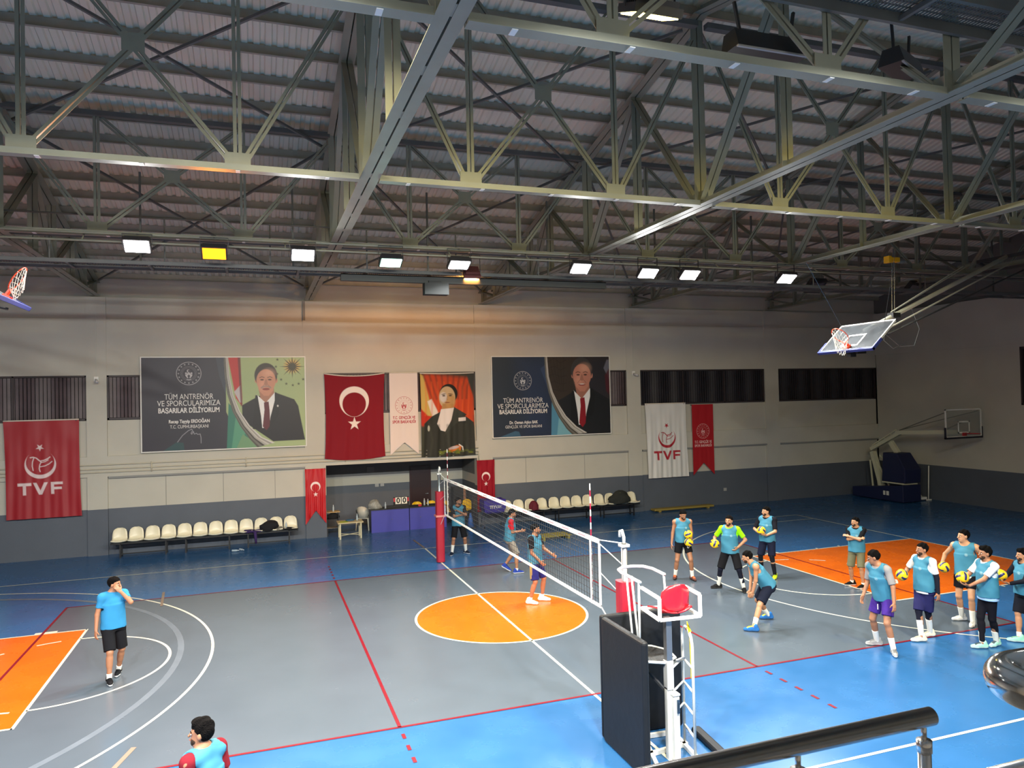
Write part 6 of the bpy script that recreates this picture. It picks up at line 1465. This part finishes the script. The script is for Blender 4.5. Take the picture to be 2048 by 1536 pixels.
# 5 in the centre circle
p5 = person('person in blue bib over black shirt and navy shorts standing on the orange circle', [(.83,.51),(1.18,.66)], 62, head=12, H=1.80, shirt=(20,20,24), shorts=(38,40,104), short_len=.92, sock=.07, shoes=((235,235,232),(245,245,245)), hands=(pt(.16,.20,.02,(.2,-1,0)), pt(-.16,.34,.12,(-.4,-1,-.3))), toes=(70,80), skin='b', sleeve=.7)
o = None
b = MB(); hp = p5['P']+p5['Rt']*.09; 
for k in range(3):
    q = p5['Rt']*.118+p5['F']*(-.03+.022*k); a = hp+q*1-V3(0,0,.02); c = a-V3(0,0,.36)+p5['F']*.02+p5['Rt']*.012; b.tube([tuple(a-p5['org']),tuple(c-p5['org'])],.006,5)
b.build('side_stripe', mat('stripe_gold',(200,170,80),.7), p5['t'])
# 6 two balls
p = person('person in blue bib holding two yellow balls by the hip, orange shoes', [(4.93,1.16),(5.23,.86)], 10, head=18, hpitch=22, H=1.79, shorts=(18,18,22), short_len=.60, sock=.16, shoes=((90,56,50),(50,44,46),(228,90,50)), hands=(('w',(.10,.05,-.53),(.3,-1,0)), ('w',(.02,.20,-.46),(-.5,-1,0),'ball',(-.14,.26,.02))), toes=(-5,25), skin='b', bibhem=-.02)
q = p['T'](-.10,.25,.02); ball(q, 'yellow volleyball at the hip of the person with orange shoes, under another ball', (.3,.5,.2)); ball(q+V3(0,0,.185)+p['F']*-.03, 'yellow volleyball stacked against the forearm of the person with orange shoes', (1.2,.2,.9))
decal(p, '6', -.10,.155,-.10,.13, SOCK)
# 7 green shirt
p = person('person in bright green shirt under blue bib, black leggings, ball in one hand', [(5.36,-.03),(5.71,-.52)], -8, head=-14, H=1.81, shirt=(140,225,20), shorts=(22,22,26), short_len=.95, tight=.72, sock=.24, shoes=((26,26,28),(60,60,60)), hands=(('w',(.14,.14,-.38),(.7,-1,-.2),'ball',(.33,.20,.20)), pt(-.19,.10,.09,(-1,-.55,.1),'hip')), toes=(-60,5), sleeve=.75, skin='a')
ball(p['T'](.30,.24,.17), 'volleyball in the hand of the person in the green shirt', (.4,.2,1.0))
# 8 neon shoes
p = person('person in black shirt and blue bib holding a ball at the waist, neon yellow shoes', [(7.02,.52),(7.13,.16)], -22, head=-32, H=1.80, shirt=(22,22,30), shorts=(24,28,48), short_len=.90, knee=True, sock=.30, sockm=cl('sock_black',(24,26,34)), shoes=((214,240,40),(225,235,120)), hands=(pt(.12,.24,.17,(1,-.6,-.4),'ball',(.0,.28,.22)), pt(-.08,.27,.13,(-1,-.6,-.4),'ball',(0,.28,.22))), toes=(-30,-10), sleeve=.85, skin='c')
ball(p['T'](.03,.29,.235), 'volleyball held at the waist by the person with neon yellow shoes', (.1,.8,.4))
# 9 crouching
person('person in blue bib crouching with straight arms ready to receive, blue and lime shoes', [(4.87,-2.44),(4.11,-2.97)], -72, head=-8, hpitch=8, H=1.76, lean=36, drop=.02, hipback=.14, shorts=(24,28,44), short_len=.85, sock=.18, shoes=((40,100,170),(60,110,170),(190,220,60)), fat=1.08, hands=(('w',(-.10,.05,-.52),(.4,-1,0)), ('w',(.10,.05,-.53),(-.4,-1,0))), toes=(-72,-85), skin='a', bibhem=-.05)
# 10 khaki shorts
person('bearded person in khaki shorts and blue bib with folded arms on the orange key', [(8.30,-1.10),(8.33,-1.41)], -18, head=-30, H=1.67, shirt=(20,20,24), shorts=(104,102,80), short_len=.98, sock=.06, shoes=((22,22,24),(225,215,210)), hands=(pt(-.10,.18,.30,(1,.2,-.6)), pt(.11,.20,.33,(-1,.3,-.6))), toes=(-55,-40), skin='a', sleeve=.85)
# 11 purple shorts
p = person('person in grey T-shirt, blue bib and purple shorts numbered 1, stepping over the red line', [(5.62,-4.45),(5.50,-4.93)], -40, head=-42, hpitch=16, H=1.86, lean=14, shirt=(138,136,138), shorts=(66,42,128), short_len=.72, sock=.20, shoes=((150,150,152),(225,225,225)), hands=(('w',(.05,.10,-.50),(.3,-1,0)), ('w',(-.14,.04,-.51),(-.4,-1,0))), toes=(-70,10), beard=False, skin='b', sleeve=.85)
decal(p, '1', .03,.158,-.17,.13, SOCK)
# 12 dark sleeve
p = person('person in white T-shirt and blue bib with one dark arm sleeve, holding a ball', [(6.49,-4.61),(6.86,-4.47)], -42, head=-14, H=1.81, shirt=(228,226,222), shorts=(40,40,84), short_len=.96, tight=.42, sock=.28, shoes=((226,220,196),(235,232,220)), hands=(('w',(.10,.22,-.36),(.8,-.8,-.2),'ball',(.26,.26,.18)), ('w',(-.08,-.02,-.53),(-.3,-1,0))), toes=(-60,-50), skin='b', sleeve=.75, arm_sleeve=1, tee_hem=-.10)
ball(p['T'](.20,.30,.20), 'volleyball held against the side of the person with the dark arm sleeve', (.7,.3,.1))
# 13 tank top
p = person('person in sleeveless blue bib with hand on hip and ball tucked behind, white shoes', [(8.22,-4.00),(8.10,-4.33)], -15, head=-42, H=1.87, shorts=(20,20,26), short_len=.62, sock=.20, shoes=((232,232,232),(240,240,240)), hands=(('w',(.24,-.02,-.44),(.8,-.9,0),'ball',(.32,.0,.05)), pt(-.19,.08,.12,(-1,-.5,.1),'hip')), toes=(-60,-10), beard=False, skin='c', undershirt=(222,226,205), bibhem=-.05)
ball(p['T'](.33,.10,.06), 'volleyball tucked beside the hip of the person with a hand on the hip', (.5,1.0,.3))
# 14 black leggings
p = person('person in white patterned T-shirt, blue bib and black leggings, mint shoes, holding a ball', [(7.14,-5.28),(7.47,-5.29)], -52, head=-8, H=1.82, shirt=(226,226,226), shorts=(20,20,28), short_len=0, tight=0, sock=.20, shoes=((160,220,200),(215,235,225),(60,70,80)), hands=(pt(.14,.34,.20,(1,-.6,-.5),'ball',(.05,.40,.28)), pt(-.06,.38,.14,(-1,-.6,-.5),'ball',(.0,.40,.28))), toes=(-62,-30), skin='b', sleeve=.75, hairz=.01, tee_hem=-.12, undershirt=(150,185,220), bibhem=-.07)
ball(p['T'](.06,.41,.26), 'volleyball in front of the person in black leggings', (.2,.5,1.3))
# 15 right edge
p = person('person in blue bib with long black sleeves at the right edge, holding a ball', [(8.02,-5.30),(8.40,-5.28)], -52, head=-10, H=1.70, shirt=(22,24,34), long_sleeve=True, shorts=(22,24,32), short_len=.95, sock=.10, shoes=((150,215,190),(215,235,225)), hands=(pt(.12,.32,.22,(1,-.6,-.5),'ball',(.05,.38,.28)), pt(-.06,.34,.16,(-1,-.6,-.5),'ball',(.0,.40,.28))), toes=(-75,-40), skin='a', hairz=.01)
ball(p['T'](.08,.40,.29), 'volleyball held by the person with long black sleeves at the right edge', (.9,.1,.6))
